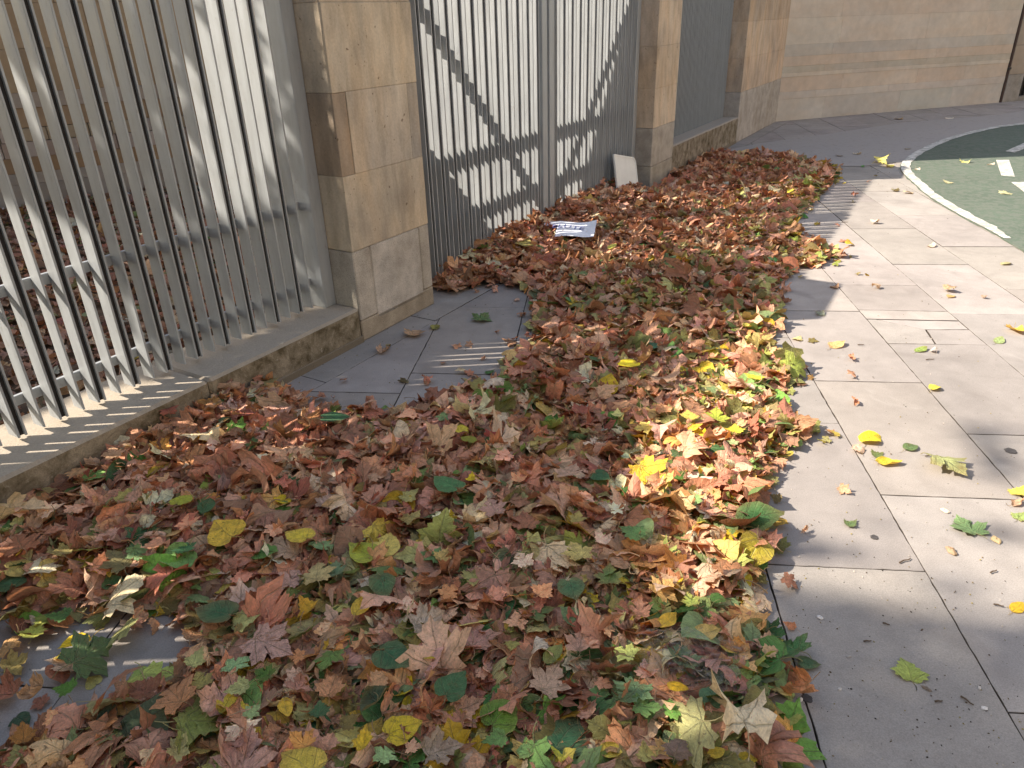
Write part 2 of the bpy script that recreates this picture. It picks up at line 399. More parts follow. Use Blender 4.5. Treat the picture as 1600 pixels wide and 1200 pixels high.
course_stack('stone_pier', 'wide sandstone pier with granite foot between far fence and corner', 'pier', 9.60, 11.73, -2.51, -3.3,
    [(0, wt, .592, .97, (.58, .46, .36), 0), (0, 1.2, .972, 1.36, (.58, .47, .37), .001), (1.202, wt, .972, 1.36, (.57, .45, .35), 0), (0, wt, 1.362, 1.75, (.50, .40, .31), 0), (0, wt, 1.752, 2.2, S2, 0), (0, wt, 2.202, 2.7, S2, 0), (0, wt, 2.702, 3.4, S2, 0)],
    [(0, 1.1, 0, .59, (.46, .42, .38)), (1.102, wt, 0, .59, (.44, .405, .365))], (3.4, 3.6))
# right-hand boundary wall
WA = R(71.3); WR = math.pi / 2 - WA
wl = empty('boundary_wall', (4.028, 11.301, 0), WR); b = MB()
rows = [(0, .30, (.46, .425, .40), 0), (.3005, .40, (.49, .44, .41), .003), (.4005, .60, (.53, .43, .37), 0), (.6005, .655, (.53, .46, .41), .004), (.6555, .74, (.45, .395, .35), 0), (.7405, .87, (.52, .43, .37), .002), (.8705, 1.02, (.48, .435, .405), 0),
        (1.0205, 1.36, (.53, .45, .40), 0), (1.3605, 1.72, (.52, .44, .39), 0), (1.7205, 2.2, (.52, .43, .37), 0), (2.2005, 2.8, (.52, .43, .37), 0), (2.8005, 3.4, (.5, .42, .36), 0)]
for ri, (z0, z1, tn, out) in enumerate(rows):
    a = -.3 - random.uniform(0, .8) * 0; i = 0
    while a < 4.30:
        e = min(a + random.uniform(.9, 1.7), 4.325)
        if 4.325 - e < .35: e = 4.325
        g = random.uniform(1.06, 1.15); w_ = random.uniform(.94, 1.0)
        b.box(a + (.0006 if i else 0), e - .0006, -out, .5, z0, z1, (tn[0] * g, tn[1] * g * (w_ + .05), tn[2] * g * w_), .0018); a = e; i += 1
b.build('stone_courses', M['wallstone'], wl)
c_ = MB(); c_.box(-.3, 4.33, -.02, .54, 3.401, 3.52, (.33, .28, .22), .01); c_.build('coping', M['stone'], wl)
tag(wl, 'long banded sandstone wall closing the view behind the cycle lane', 'wall')
p2 = empty('stone_pier', tuple(wl.matrix_basis @ Vector((0, 0, 0))), WR)
p2.location = (4.028 + math.sin(WA) * 4.385, 11.301 + math.cos(WA) * 4.385, 0)
b = MB(); b.box(0, .34, -.01, .5, 0, .42, (.33, .31, .285), .006); b.build('granite_base', M['granite'], p2)
b = MB()
for z0, z1 in ((.422, .85), (.852, 1.3), (1.302, 1.8), (1.802, 2.5), (2.502, 3.4)): b.box(0, .34, -.01, .5, z0, z1, (.37, .31, .25), .005)
b.build('stone_courses', M['wallstone'], p2); tag(p2, 'narrow pale stone pier right of the rusty drainpipe', 'pier')
dp = empty('drainpipe', (4.028 + math.sin(WA) * 4.355, 11.301 + math.cos(WA) * 4.355, 0), WR)
b = MB(); n = 12; V = []; rr = .021
for z in (0.0, 3.3):
    for i in range(n): V.append((rr * math.cos(i * 2 * math.pi / n), .0 + rr * math.sin(i * 2 * math.pi / n), z))
b.poly(V, [(i, (i + 1) % n, n + (i + 1) % n, n + i) for i in range(n)]); b.build('pipe', mat_plain('rusty_paint', (.075, .045, .035), .6, .3, 0, 20, .3), dp)
b = MB()
for z in (.5, 1.9): b.box(-.029, .029, -.027, .1, z, z + .03, (1, 1, 1), .003)
b.build('pipe_bracket', M['dark'], dp); tag(dp, 'thin dark drainpipe running down the sandstone wall', 'drainpipe')
gr = empty('window_grille', (4.028 + math.sin(WA) * 4.74, 11.301 + math.cos(WA) * 4.74, 0), WR)
b = MB(); b.box(0, 1.6, .10, .5, .0, 3.3, (1, 1, 1)); b.build('backing', M['dark'], gr)
b = MB()
for i in range(18): b.box(.03 + i * .085, .045 + i * .085, .02, .06, .08, 3.2, (1, 1, 1), .002)
b.box(0, 1.6, .03, .05, .3, .34); b.box(0, 1.6, .03, .05, 1.6, 1.64); b.build('bars', M['dark'], gr)
b = MB(); b.box(0, 1.6, .0, .099, -.005, .07, (.8, .8, .8), .004); b.build('sill', M['kerbstone'], gr)
tag(gr, 'dark barred opening at the far right edge', 'grille')
# garden house behind the far fence (throws the shade over the far pavement) and the garden wall
hb = empty('garden_house', FW(7.12, -3.22, 0), FROT); b = MB()
b.box(0, 9, 0, 5, -.02, 6.6, (.42, .34, .26)); b.build('walls', M['stone'], hb)
b = MB(); b.box(-.12, 9.1, -.12, 5.1, 6.601, 6.8, (.34, .28, .22)); b.build('cornice', M['stone'], hb)
for i in range(3):
    f = MB(); f.box(1.2 + i * 2.6, 2.3 + i * 2.6, -.03, .0, 3.2, 5.0, (.3, .28, .25)); fo = f.build('window', M['kerbstone'], hb)
    f = MB(); f.box(1.3 + i * 2.6, 2.2 + i * 2.6, -.036, -.031, 3.3, 4.9); f.build('pane', M['dark'], fo)
tag(hb, 'tall sandstone house standing behind the far slatted fence', 'house')
IA = R(60.44); IR = math.pi / 2 - IA
iw = empty('garden_wall', (-4.09, 7.43, 0), IR); b = MB()
rws = [(0, .20, (.32, .29, .26), .5, 0), (.202, .30, (.34, .31, .28), .9, .0), (.302, .44, (.35, .24, .15), .7, 0), (.442, .58, (.36, .29, .25), .09, 0), (.582, .70, (.36, .30, .22), .09, 0), (.702, .87, (.37, .27, .18), .8, 0), (.872, 1.0, (.36, .32, .28), .8, .006)]
z = 1.002
while z < 3.4: rws.append((z, z + .36, (.40, .31, .21), .7, 0)); z += .362
for z0, z1, tn, ln, out in rws:
    a = -6.5
    while a < 5.5:
        e = a + ln * random.uniform(.85, 1.15); g = random.uniform(.85, 1.12)
        sm = ln < .2
        tt = (tn[0] * g, tn[1] * g, tn[2] * g) if not sm or random.random() < .5 else (.42 * g, .37 * g, .34 * g)
        b.box(a, e - (.006 if sm else .003), -out, .4, z0, z1 - (.004 if sm else .0), tt, .003); a = e
b.build('stone_courses', M['wallstone'], iw); tag(iw, 'banded stone garden wall seen between the near fence slats', 'wall')
dg = empty('dark_base_strip', (-4.09 + N2[0] * 0, 7.43, 0), IR); b = MB(); b.box(-5, 5, -.30, -.02, -.02, .004); b.build('underlayer', M['dark'], dg)  # dark strip under pale bars along the wall foot
b = MB(); i = -5.0
while i < 5: b.box(i, i + .02, -.29, -.03, .005, .02); i += .06
b.build('bars', mat_plain('pale_bars', (.45, .42, .40), .6), dg); tag(dg, 'pale bars on a dark channel at the foot of the garden wall', 'drain')

# added unseen low wall and raking stair, both shaped to shade the gate
def prism(name, prof, thick, mat, parent):
    b = MB(); n = len(prof); V = [(x, 0, z) for x, z in prof] + [(x, thick, z) for x, z in prof]
    b.poly(V, [tuple(range(n)), tuple(range(2 * n - 1, n - 1, -1))] + [(i, n + i, n + (i + 1) % n, (i + 1) % n) for i in range(n)], (.46, .39, .31)); return b.build(name, mat, parent)
gw = empty('added_shade_wall', FW(3.275, -2.80, 0), FROT + math.atan2(1.0, .347)); b = MB(); b.box(0, 1.35, 0, .16, -.02, 1.10, (.45, .38, .30), .008); b.build('masonry', M['wallstone'], gw)
b = MB(); b.box(-.01, 1.37, -.012, .172, 1.1005, 1.145, (.5, .45, .39), .006); b.build('coping', M['kerbstone'], gw)
tag(gw, 'added low wall behind the near pillar, set to shade the gate', 'wall')
sp_ = empty('added_shade_stair', FW(4.30, -4.2, 0), FROT)  # added, its slope follows the wanted shade edge across the gate
prism('parapet', [(0, -.02), (1.70, -.02), (1.70, 3.98), (.23, 1.80), (0, 1.46)], .22, M['wallstone'], sp_)
for i in range(9):
    st_ = MB(); st_.box(.15 + i * .18, 1.70, .222, 1.3, (i * .17 if i else -.02), (i + 1) * .17 - .001, (.8, .78, .74), .004); st_.build('step', M['kerbstone'], sp_)
tag(sp_, 'added unseen stone stair with raking parapet shaped to shade the gate', 'added stair')
# the row opposite, across the street: it is sunlit and throws warm light back on the fence side
sb = empty('street_house', FW(-14, 13.0, 0), FROT); b = MB(); b.box(0, 46, -9, 0, -.02, 12.5, (.50, .44, .37)); b.build('walls', M['wallstone'], sb)
b = MB(); b.box(-.2, 46.2, -9.2, .35, 12.501, 12.9, (.42, .36, .30)); b.build('cornice', M['wallstone'], sb)
for i in range(15):
    for z0 in (1.0, 4.4, 7.8):
        f = MB(); f.box(1.3 + i * 3, 2.6 + i * 3, .001, .05, z0, z0 + 2.0, (.45, .42, .38)); fo = f.build('window', M['kerbstone'], sb)
        f = MB(); f.box(1.4 + i * 3, 2.5 + i * 3, .0505, .056, z0 + .1, z0 + 1.9); f.build('pane', M['dark'], fo)
tag(sb, 'long sandstone house row across the street, facing the fence', 'house')
# ------------------------------------------------------------------ slatted fences and gate
PW, PT = .064, .008                       # slat depth and thickness
def slat_mesh(h, pw):
    b = MB(); b.box(-PT / 2, PT / 2, 0, pw, 0, h, (1, 1, 1), .0012); me = b.mesh('slat'); me.materials.append(M['steel']); return me
MF = -2.68
def strips(t, k0, k1, start, per, b_, c_, kref, z, h, pw):  # black fillers painting the shade inside the narrow gap of each slat pair
    w2 = (c_ - b_ - PT) / 2 - .0008; sb_ = MB(); sb_.box(-w2, w2, .010, pw - .006, 0, h, (1, 1, 1)); me = sb_.mesh('gap_shade_strip'); me.materials.append(M['gap_shade'])
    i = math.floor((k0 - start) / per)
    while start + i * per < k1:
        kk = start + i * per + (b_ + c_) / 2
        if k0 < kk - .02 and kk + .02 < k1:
            o = bpy.data.objects.new('gap_shade_strip', me); COL.objects.link(o); o.parent = t; o.location = (kk - kref, 0, z)
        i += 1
def slats(t, k0, ks, z, h, pw=.064):
    me = slat_mesh(h, pw)
    for kk in ks:
        o = bpy.data.objects.new('slat', me); COL.objects.link(o); o.parent = t; o.location = (kk - k0, 0, z + random.uniform(-.001, .001))
        o.rotation_euler = (random.gauss(0, .0006), 0, random.gauss(0, .012))
def rail(t, a, b_, z0, z1, name='rail', y0=None, y1=None):
    mb = MB(); mb.box(a, b_, PW + .001 if y0 is None else y0, PW + .034 if y1 is None else y1, z0, z1, (1, 1, 1), .002); return mb.build(name, M['steel'], t)
def mods(k0, k1, start, per, b, c):
    out = []; i = math.floor((k0 - start) / per)
    while start + i * per < k1:
        for o in (0, b, c):
            kk = start + i * per + o
            if k0 < kk < k1: out.append(kk)
        i += 1
    return out
# near fence
f1 = empty('slatted_fence', FW(-.7, MF, .185), FROT); f1['o'] = 0; del f1['o']
slats(f1, -.7, mods(-.7, 2.515, 1.10, .151, .062, .087), .026, 1.874, .066)
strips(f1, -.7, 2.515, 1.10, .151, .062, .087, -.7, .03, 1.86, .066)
for z0, z1 in ((.113, .150), (.500, .540), (1.66, 1.70)): rail(f1, 0, 3.24, z0, z1, 'rail', .067, .084)
b = MB(); b.box(3.235, 3.312, -.015, PW + .03, 0, 1.92, (1, 1, 1), .004); b.build('post', M['steel'], f1)
b = MB(); b.box(-.08, 0, -.015, PW + .03, 0, 1.92, (1, 1, 1), .004); b.build('post', M['steel'], f1)
tag(f1, 'near fence of grey steel slats standing on the mossy plinth', 'fence')
# far fence
f2 = empty('slatted_fence', FW(7.262, MF, .31), FROT)
slats(f2, 7.262, mods(7.30, 9.55, 7.32, .080, .040, .2), 0, 1.76)
for z0, z1 in ((.1, .14), (.9, .94), (1.60, 1.64)): rail(f2, 0, 2.335, z0, z1)
tag(f2, 'far fence of closely set dark grey steel slats', 'fence')
# gate leaves
def gate_leaf(label, k0, k1, hinge_left):
    t = empty('gate_leaf', FW(k0, MF, .03), FROT); L = k1 - k0; st = .075
    ks = mods(k0 + st + .01, k1 - st - .01, 3.576, .1325, .0565, .087)
    slats(t, k0, ks, .02, 2.03, .043)
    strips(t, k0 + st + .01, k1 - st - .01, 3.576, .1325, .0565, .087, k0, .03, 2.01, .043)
    for z0, z1 in ((.315, .39), (.675, .75), (1.74, 1.79)): rail(t, st, L - st, z0, z1, 'rail', .044, .080)
    for a in (0, L - st):
        b = MB(); b.box(a, a + st - .002, -.012, PW + .045, 0, 2.05, (1, 1, 1), .004); b.build('stile', M['steel'], t)
    # diagonal brace: hinge side high, meeting side low
    a0, z0, a1, z1 = (.02, 1.83, L - .06, .20) if hinge_left else (L - .02, 1.83, .06, .20)
    dx, dz = a1 - a0, z1 - z0; l = math.hypot(dx, dz); ox, oz = -dz / l * .042, dx / l * .042
    V = []
    for y in (.086, .098): V += [(a0 - ox, y, z0 - oz), (a1 - ox, y, z1 - oz), (a1 + ox, y, z1 + oz), (a0 + ox, y, z0 + oz)]
    b = MB(); b.poly(V, [(0, 1, 2, 3), (7, 6, 5, 4), (0, 4, 5, 1), (1, 5, 6, 2), (2, 6, 7, 3), (3, 7, 4, 0)]); b.build('brace', M['steel'], t)
    tag(t, label, 'gate leaf', 'leaves of the slatted gate'); return t
gate_leaf('left leaf of the slatted steel gate, beside the near pillar', 3.262, 4.955, True)
gate_leaf('right leaf of the slatted steel gate, behind the white board', 4.985, 6.665, False)

# ------------------------------------------------------------------ leaves
def mat_leaf(name, vein=1.0, trans=.16):
    t = NT(name); c = t.attr('lcol'); uv = t.attr('luv', 'Vector')
    sep = t.n('ShaderNodeSeparateXYZ'); t.l(uv, sep.inputs[0]); x, y, ph = sep.outputs
    ax = t.math('ABSOLUTE', x); yy = t.math('SUBTRACT', y, .03)
    def ray(deg, w):
        s_, c_ = math.sin(R(deg)), math.cos(R(deg))
        dist = t.math('ABSOLUTE', t.math('SUBTRACT', t.math('MULTIPLY', ax, c_), t.math('MULTIPLY', yy, s_)))
        along = t.math('ADD', t.math('MULTIPLY', ax, s_), t.math('MULTIPLY', yy, c_))
        v = t.math('SUBTRACT', 1.0, t.math('DIVIDE', dist, t.math('MAXIMUM', t.math('MULTIPLY_ADD', along, -w * .6, w), .004)), clamp=True)
        return t.math('MULTIPLY', v, t.math('GREATER_THAN', along, 0.0))
    v = ray(0, .017)
    for dg, w_ in ((50, .015), (98, .012)): v = t.math('MAXIMUM', v, ray(dg, w_))
    sv = t.math('PINGPONG', t.math('MULTIPLY', t.math('ADD', t.math('SUBTRACT', y, t.math('MULTIPLY', ax, .85)), t.math('MULTIPLY', t.noise(uv, 3.5, 2), .16)), 6.0), .5)
    sv = t.math('MULTIPLY', t.math('SUBTRACT', 1.0, t.math('MULTIPLY', sv, 7.0), clamp=True), .26)
    vv = t.math('MAXIMUM', v, sv)
    comb = t.n('ShaderNodeVectorMath', operation='ADD'); t.l(uv, comb.inputs[0]); n1 = t.noise(comb.outputs[0], 5, 5, .65)
    n2 = t.noise(uv, 26, 3, .6)
    sp = t.noise(t.map(uv, (1, 1, 1), (0, 0, 1)), 11, 2, .5)
    c = t.mix(1.0, c, t.ramp(n1, [(.28, .70), (.5, 1.02), (.72, 1.32)]), 'MULTIPLY')
    c = t.mix(1.0, c, t.ramp(n2, [(.3, .80), (.7, 1.15)]), 'MULTIPLY')
    c = t.mix(t.ramp(t.noise(uv, 2.6, 4, .6, .8), [(.56, 0.0), (.72, .45)]), c, (.20, .10, .045))
    c = t.mix(t.ramp(sp, [(.68, 0.0), (.73, .65)]), c, (.07, .035, .018))
    bf = t.n('ShaderNodeNewGeometry').outputs['Backfacing']
    c = t.mix(t.math('MULTIPLY', bf, .30), c, t.mix(.5, c, (.42, .34, .26)))
    lt = t.mix(.55, c, (.62, .60, .38)); c = t.mix(t.math('MULTIPLY', vv, .62 * vein), c, lt)
    hb_ = t.math('ADD', t.math('MULTIPLY', vv, -.8), n1); t.bump(t.math('ADD', hb_, t.math('MULTIPLY', n2, .5)), .85, .007)
    setb(t, c, t.ramp(n1, [(.3, .45), (.7, .65)]), .16)
    tr = t.n('ShaderNodeBsdfTranslucent'); t.l(t.mix(1.0, c, (1.5, 1.05, .7), 'MULTIPLY'), tr.inputs['Color'])
    ms = t.n('ShaderNodeMixShader'); ms.inputs[0].default_value = trans
    t.l(t.b.outputs[0], ms.inputs[1]); t.l(tr.outputs[0], ms.inputs[2]); t.l(ms.outputs[0], t.out.inputs[0])
    return t.m
M['leaf'] = mat_leaf('leaf_surface')
M['stem'] = mat_plain('leaf_stem', (.42, .33, .17), .6, .3, 0, 50, .2)

PLANE = [(0.0, .0), (.10, -.07), (.20, -.06), (.34, -.13), (.36, -.02), (.47, .03), (.41, .12), (.34, .19), (.46, .23), (.54, .33), (.67, .43), (.55, .47), (.45, .50), (.42, .58), (.31, .53), (.21, .48), (.24, .60), (.31, .68), (.21, .74), (.17, .84), (.07, .88), (0, 1.02)]
PLANE_B = [(0.0, .02), (.14, -.02), (.26, .02), (.30, .12), (.44, .13), (.40, .24), (.54, .34), (.42, .40), (.30, .44), (.33, .54), (.22, .56), (.24, .70), (.12, .76), (.08, .88), (0, 1.0)]
PLANE_LO = [(0.0, .0), (.20, -.07), (.36, -.10), (.44, .05), (.34, .18), (.52, .30), (.65, .43), (.42, .56), (.22, .48), (.29, .68), (.12, .84), (0, 1.0)]
HEART = [(0.0, .07), (.06, -.01), (.15, -.07), (.27, -.07), (.37, .0), (.44, .10), (.485, .22), (.48, .34), (.45, .46), (.38, .58), (.31, .68), (.23, .77), (.14, .86), (.06, .94), (0, 1.02)]
HEART_LO = [(0.0, .06), (.20, -.07), (.40, .05), (.48, .28), (.36, .60), (.15, .86), (0, 1.0)]
OVAL = [(0.0, .0), (.10, .03), (.22, .12), (.30, .25), (.34, .40), (.32, .55), (.27, .68), (.19, .80), (.10, .91), (0, 1.0)]
def template(half, rings, stem=True, teeth=0.0):
    h = half if not teeth else [(x + (teeth if i % 2 else -teeth) * (0 < i < len(half) - 1), y + (.4 * teeth if i % 2 else 0)) for i, (x, y) in enumerate(half)]
    loop = h + [(-x, y) for x, y in h[1:-1]][::-1]; n = len(loop); C0 = (0.0, .22)
    V = [C0]
    for r in rings: V += [(C0[0] + (x - C0[0]) * r, C0[1] + (y - C0[1]) * r) for x, y in loop]
    Fc = [(0, 1 + i, 1 + (i + 1) % n) for i in range(n)]
    for k_ in range(len(rings) - 1):
        a, b_ = 1 + k_ * n, 1 + (k_ + 1) * n
        Fc += [(a + i, b_ + i, b_ + (i + 1) % n, a + (i + 1) % n) for i in range(n)]
    nb = len(V); SV = []
    if stem:
        for i in range(5):
            tt = i / 4; yy = .04 - .42 * tt; xx = .10 * math.sin(tt * 2.4); w_ = .011 * (1.15 - .5 * tt) * (1.5 if i == 4 else 1)
            SV += [(xx - w_, yy, -.004), (xx + w_, yy, -.004), (xx, yy, .010)]
        for i in range(4):
            a = nb + i * 3; Fc += [(a, a + 3, a + 4, a + 1), (a + 1, a + 4, a + 5, a + 2), (a + 2, a + 5, a + 3, a)]
    P = np.array([(x, y, 0) for x, y in V] + SV, dtype=float)
    return dict(P=P, F=Fc, nb=nb)
TP = {'plane': template(PLANE, (.3, .62, 1.0), True), 'planeb': template(PLANE_B, (.35, .68, 1.0), True), 'heart': template(HEART, (.3, .6, .82, 1.0), True, .008),
      'oval': template(OVAL, (.4, .75, 1.0), True, .006), 'plane_lo': template(PLANE_LO, (.5, 1.0), False), 'heart_lo': template(HEART_LO, (.5, 1.0), False)}
def leaf_batch(tp, n, curl, rg):
    """n leaves of one template in their own space (unit length), curl = array of curl amounts 0..1"""
    P = np.repeat(tp['P'][None], n, 0).copy(); nb = tp['nb']
    P[:, :, 0] *= rg.uniform(.82, 1.12, (n, 1)); P[:, :, 0] += rg.normal(0, .10, (n, 1)) * P[:, :, 1] ** 2
    P[:, :nb, :2] += rg.normal(0, .010, (n, nb, 2))
    x = P[:, :, 0]; y = P[:, :, 1] - .4; r2 = x * x + y * y; ph = np.arctan2(y, x); c = curl[:, None]
    z = P[:, :, 2] + c * rg.uniform(-.5, .9, (n, 1)) * r2
    z = z + c * rg.uniform(.1, .45, (n, 1)) * r2 * np.sin(ph * rg.integers(2, 6, (n, 1)) + rg.uniform(0, 6.3, (n, 1)))
    z = z + c * rg.uniform(.0, .25, (n, 1)) * r2 * np.sin(ph * rg.integers(6, 12, (n, 1)) + rg.uniform(0, 6.3, (n, 1)))
    z = z + c * rg.uniform(-.1, .5, (n, 1)) * np.abs(x) + .05 * np.abs(x)
    for it, s in ((0, 3.6), (1, 1.6)):
        b_ = rg.uniform(0, math.pi, (n, 1)); kp = rg.normal(0, 1, (n, 1)) * s * c; kp = np.where(np.abs(kp) < .05, .05, kp); kp = np.clip(kp, -4.2, 4.2)
        cb, sb = np.cos(b_), np.sin(b_); s_ = x * cb + y * sb; t_ = -x * sb + y * cb
        th = np.clip(kp * s_, -2.3, 2.3); s2 = np.sin(th) / kp - z * np.sin(th); z2 = (1 - np.cos(th)) / kp + z * np.cos(th)
        x = s2 * cb - t_ * sb; y = s2 * sb + t_ * cb; z = z2
    return np.stack([x, y, z], -1)
BROWN = np.array([(.335, .165, .105), (.30, .135, .08), (.39, .215, .145), (.26, .105, .065), (.42, .25, .17), (.34, .17, .12), (.36, .20, .155), (.22, .095, .06), (.41, .20, .12), (.47, .31, .22)])
BROWN = BROWN * np.array([1.38, 1.30, 1.22]) + np.array([.032, .026, .020])
RED = np.array([(.34, .12, .08), (.38, .15, .09), (.31, .10, .07)])
ORANGE = np.array([(.48, .21, .06), (.52, .27, .11), (.50, .22, .10)])
YEL = np.array([(.68, .48, .04), (.72, .56, .08), (.58, .40, .05), (.66, .50, .16)])
OLIVE = np.array([(.20, .19, .06), (.26, .24, .09), (.30, .29, .12), (.24, .20, .07)])
GREEN = np.array([(.055, .17, .045), (.04, .135, .05), (.10, .24, .05), (.13, .24, .08), (.16, .26, .11)])
LIME = np.array([(.34, .42, .10), (.42, .46, .14), (.28, .36, .08)])
PAL = dict(brown=BROWN, red=RED, orange=ORANGE, yellow=YEL, olive=OLIVE, green=GREEN, lime=LIME)
def vert_colors(tp, UV, base, rg):
    """base colour per leaf with a drier rim or blotch on some leaves"""
    n = base.shape[0]; nb = tp['nb']; V = tp['P'].shape[0]
    P = tp['P']; r = np.sqrt(P[:, 0] ** 2 + (P[:, 1] - .35) ** 2); r = np.clip(r / .62, 0, 1)[None]
    rim = (rg.uniform(0, 1, (n, 1)) ** 2) * .7 * r ** 2
    dry = np.array([.34, .19, .09]); C_ = base[:, None, :] * (1 - rim[..., None]) + dry * rim[..., None]
    C_[:, nb:] = np.array([.40, .31, .16]) * .6 + base[:, None, :] * .4
    return C_
def mesh_from(name, V, Fc, C_, UV, mats):
    me = bpy.data.meshes.new(name); nv = len(V)
    ls = np.concatenate([np.asarray(f).ravel() for f in Fc]); tot = np.concatenate([np.full(len(f), f.shape[1]) for f in Fc])
    st = np.concatenate([[0], np.cumsum(tot)[:-1]])
    me.vertices.add(nv); me.vertices.foreach_set('co', V.astype(np.float32).ravel())
    me.loops.add(len(ls)); me.loops.foreach_set('vertex_index', ls.astype(np.int32))
    me.polygons.add(len(tot)); me.polygons.foreach_set('loop_start', st.astype(np.int32)); me.polygons.foreach_set('loop_total', tot.astype(np.int32))
    me.polygons.foreach_set('use_smooth', np.ones(len(tot), dtype=bool))
    me.update(calc_edges=True)
    a = me.attributes.new('lcol', 'FLOAT_COLOR', 'POINT'); a.data.foreach_set('color', np.concatenate([C_, np.ones((nv, 1))], 1).astype(np.float32).ravel())
    a = me.attributes.new('luv', 'FLOAT_VECTOR', 'POINT'); a.data.foreach_set('vector', UV.astype(np.float32).ravel())
    for m_ in mats: me.materials.append(m_)
    return me
def rotmats(yaw, tx, ty, flip):
    n = len(yaw); cz, sz = np.cos(yaw), np.sin(yaw); Z = np.zeros((n, 3, 3)); Z[:, 0, 0] = cz; Z[:, 0, 1] = -sz; Z[:, 1, 0] = sz; Z[:, 1, 1] = cz; Z[:, 2, 2] = 1
    X = np.zeros((n, 3, 3)); c, s = np.cos(tx), np.sin(tx); X[:, 0, 0] = 1; X[:, 1, 1] = c; X[:, 1, 2] = -s; X[:, 2, 1] = s; X[:, 2, 2] = c
    Y = np.zeros((n, 3, 3)); ty = ty + flip * math.pi; c, s = np.cos(ty), np.sin(ty); Y[:, 1, 1] = 1; Y[:, 0, 0] = c; Y[:, 0, 2] = s; Y[:, 2, 0] = -s; Y[:, 2, 2] = c
    return Z @ X @ Y
def uvs(tp, n, rg):
    U = np.repeat(tp['P'][None], n, 0).copy(); U[:, tp['nb']:, :2] = 30.0; U[:, :, 2] = rg.uniform(0, 50, (n, 1)); return U

# pile outline in plan, traced where the heap meets the paving
OUT = np.array([at(*p, .03) for p in [(-160, 860), (-60, 830), (40, 790), (110, 730), (170, 690), (240, 640), (330, 600), (400, 590), (440, 612), (500, 640), (560, 645), (620, 640), (680, 620), (740, 605), (790, 590), (790, 560), (830, 540), (840, 470), (820, 445), (780, 440), (700, 450), (676, 445),
    (600, 400), (640, 330), (760, 280), (860, 250), (930, 235), (985, 296), (1010, 303), (1050, 285), (1060, 250), (1110, 240), (1200, 240), (1290, 255), (1312, 265), (1290, 290), (1260, 320), (1240, 340), (1255, 380), (1320, 395), (1250, 415), (1210, 440), (1215, 500), (1190, 530), (1255, 570), (1220, 600), (1212, 640),
    (1270, 660), (1230, 690), (1200, 740), (1185, 790), (1200, 850), (1190, 920), (1175, 950), (1240, 1010), (1245, 1050), (1225, 1100), (1240, 1140), (1205, 1200), (1190, 1300), (1150, 1500), (-100, 1500), (-900, 1200)]])
BARE = np.array([at(*p, .0) for p in [(-300, 985), (100, 990), (180, 985), (320, 995), (320, 1035), (285, 1070), (200, 1100), (120, 1130), (50, 1175), (0, 1195), (-300, 1230)]])
SEMI = np.array([at(*p, .0) for p in [(-200, 930), (100, 915), (300, 920), (330, 1000), (300, 1060), (100, 1090), (-200, 1100)]])
def inpoly(P, x, y):
    r = np.zeros(x.shape, bool); n = len(P)
    for i in range(n):
        x1, y1 = P[i]; x2, y2 = P[(i + 1) % n]
        c = ((y1 > y) != (y2 > y)) & (x < (x2 - x1) * (y - y1) / (y2 - y1 + 1e-12) + x1); r ^= c
    return r
def edged(P, x, y):
    d = np.full(x.shape, 9.0)
    for i in range(len(P)):
        x1, y1 = P[i]; x2, y2 = P[(i + 1) % len(P)]; dx, dy = x2 - x1, y2 - y1; t = np.clip(((x - x1) * dx + (y - y1) * dy) / (dx * dx + dy * dy + 1e-9), 0, 1)
        d = np.minimum(d, np.hypot(x - x1 - t * dx, y - y1 - t * dy))
    return d
def height(x, y):
    ins = inpoly(OUT, x, y); d = np.where(ins, edged(OUT, x, y), 0); d = np.where(inpoly(SEMI, x, y), np.minimum(d, .03), d)
    mm = x * N2[0] + y * N2[1]; kk = x * D2[0] + y * D2[1]
    h = .055 * (1 - np.exp(-d / .13)) * (1 + .35 * np.sin(x * 5.1 + 1) * np.sin(y * 4.3) + .2 * np.sin(x * 13 + y * 9))
    g_ = np.clip((kk - 3.3) / .5, 0, 1) * np.clip((6.6 - kk) / .3, 0, 1)
    h = h + g_ * .13 * np.exp(-np.clip(mm + 2.62, 0, 9) / .28) * np.clip(.35 + (kk - 3.3) / 2.0, 0, 1)
    h = h + .075 * np.exp(-np.clip(mm + 2.5, 0, 9) / .22) * (kk < 2.3) * ins
    return np.maximum(h, 0)
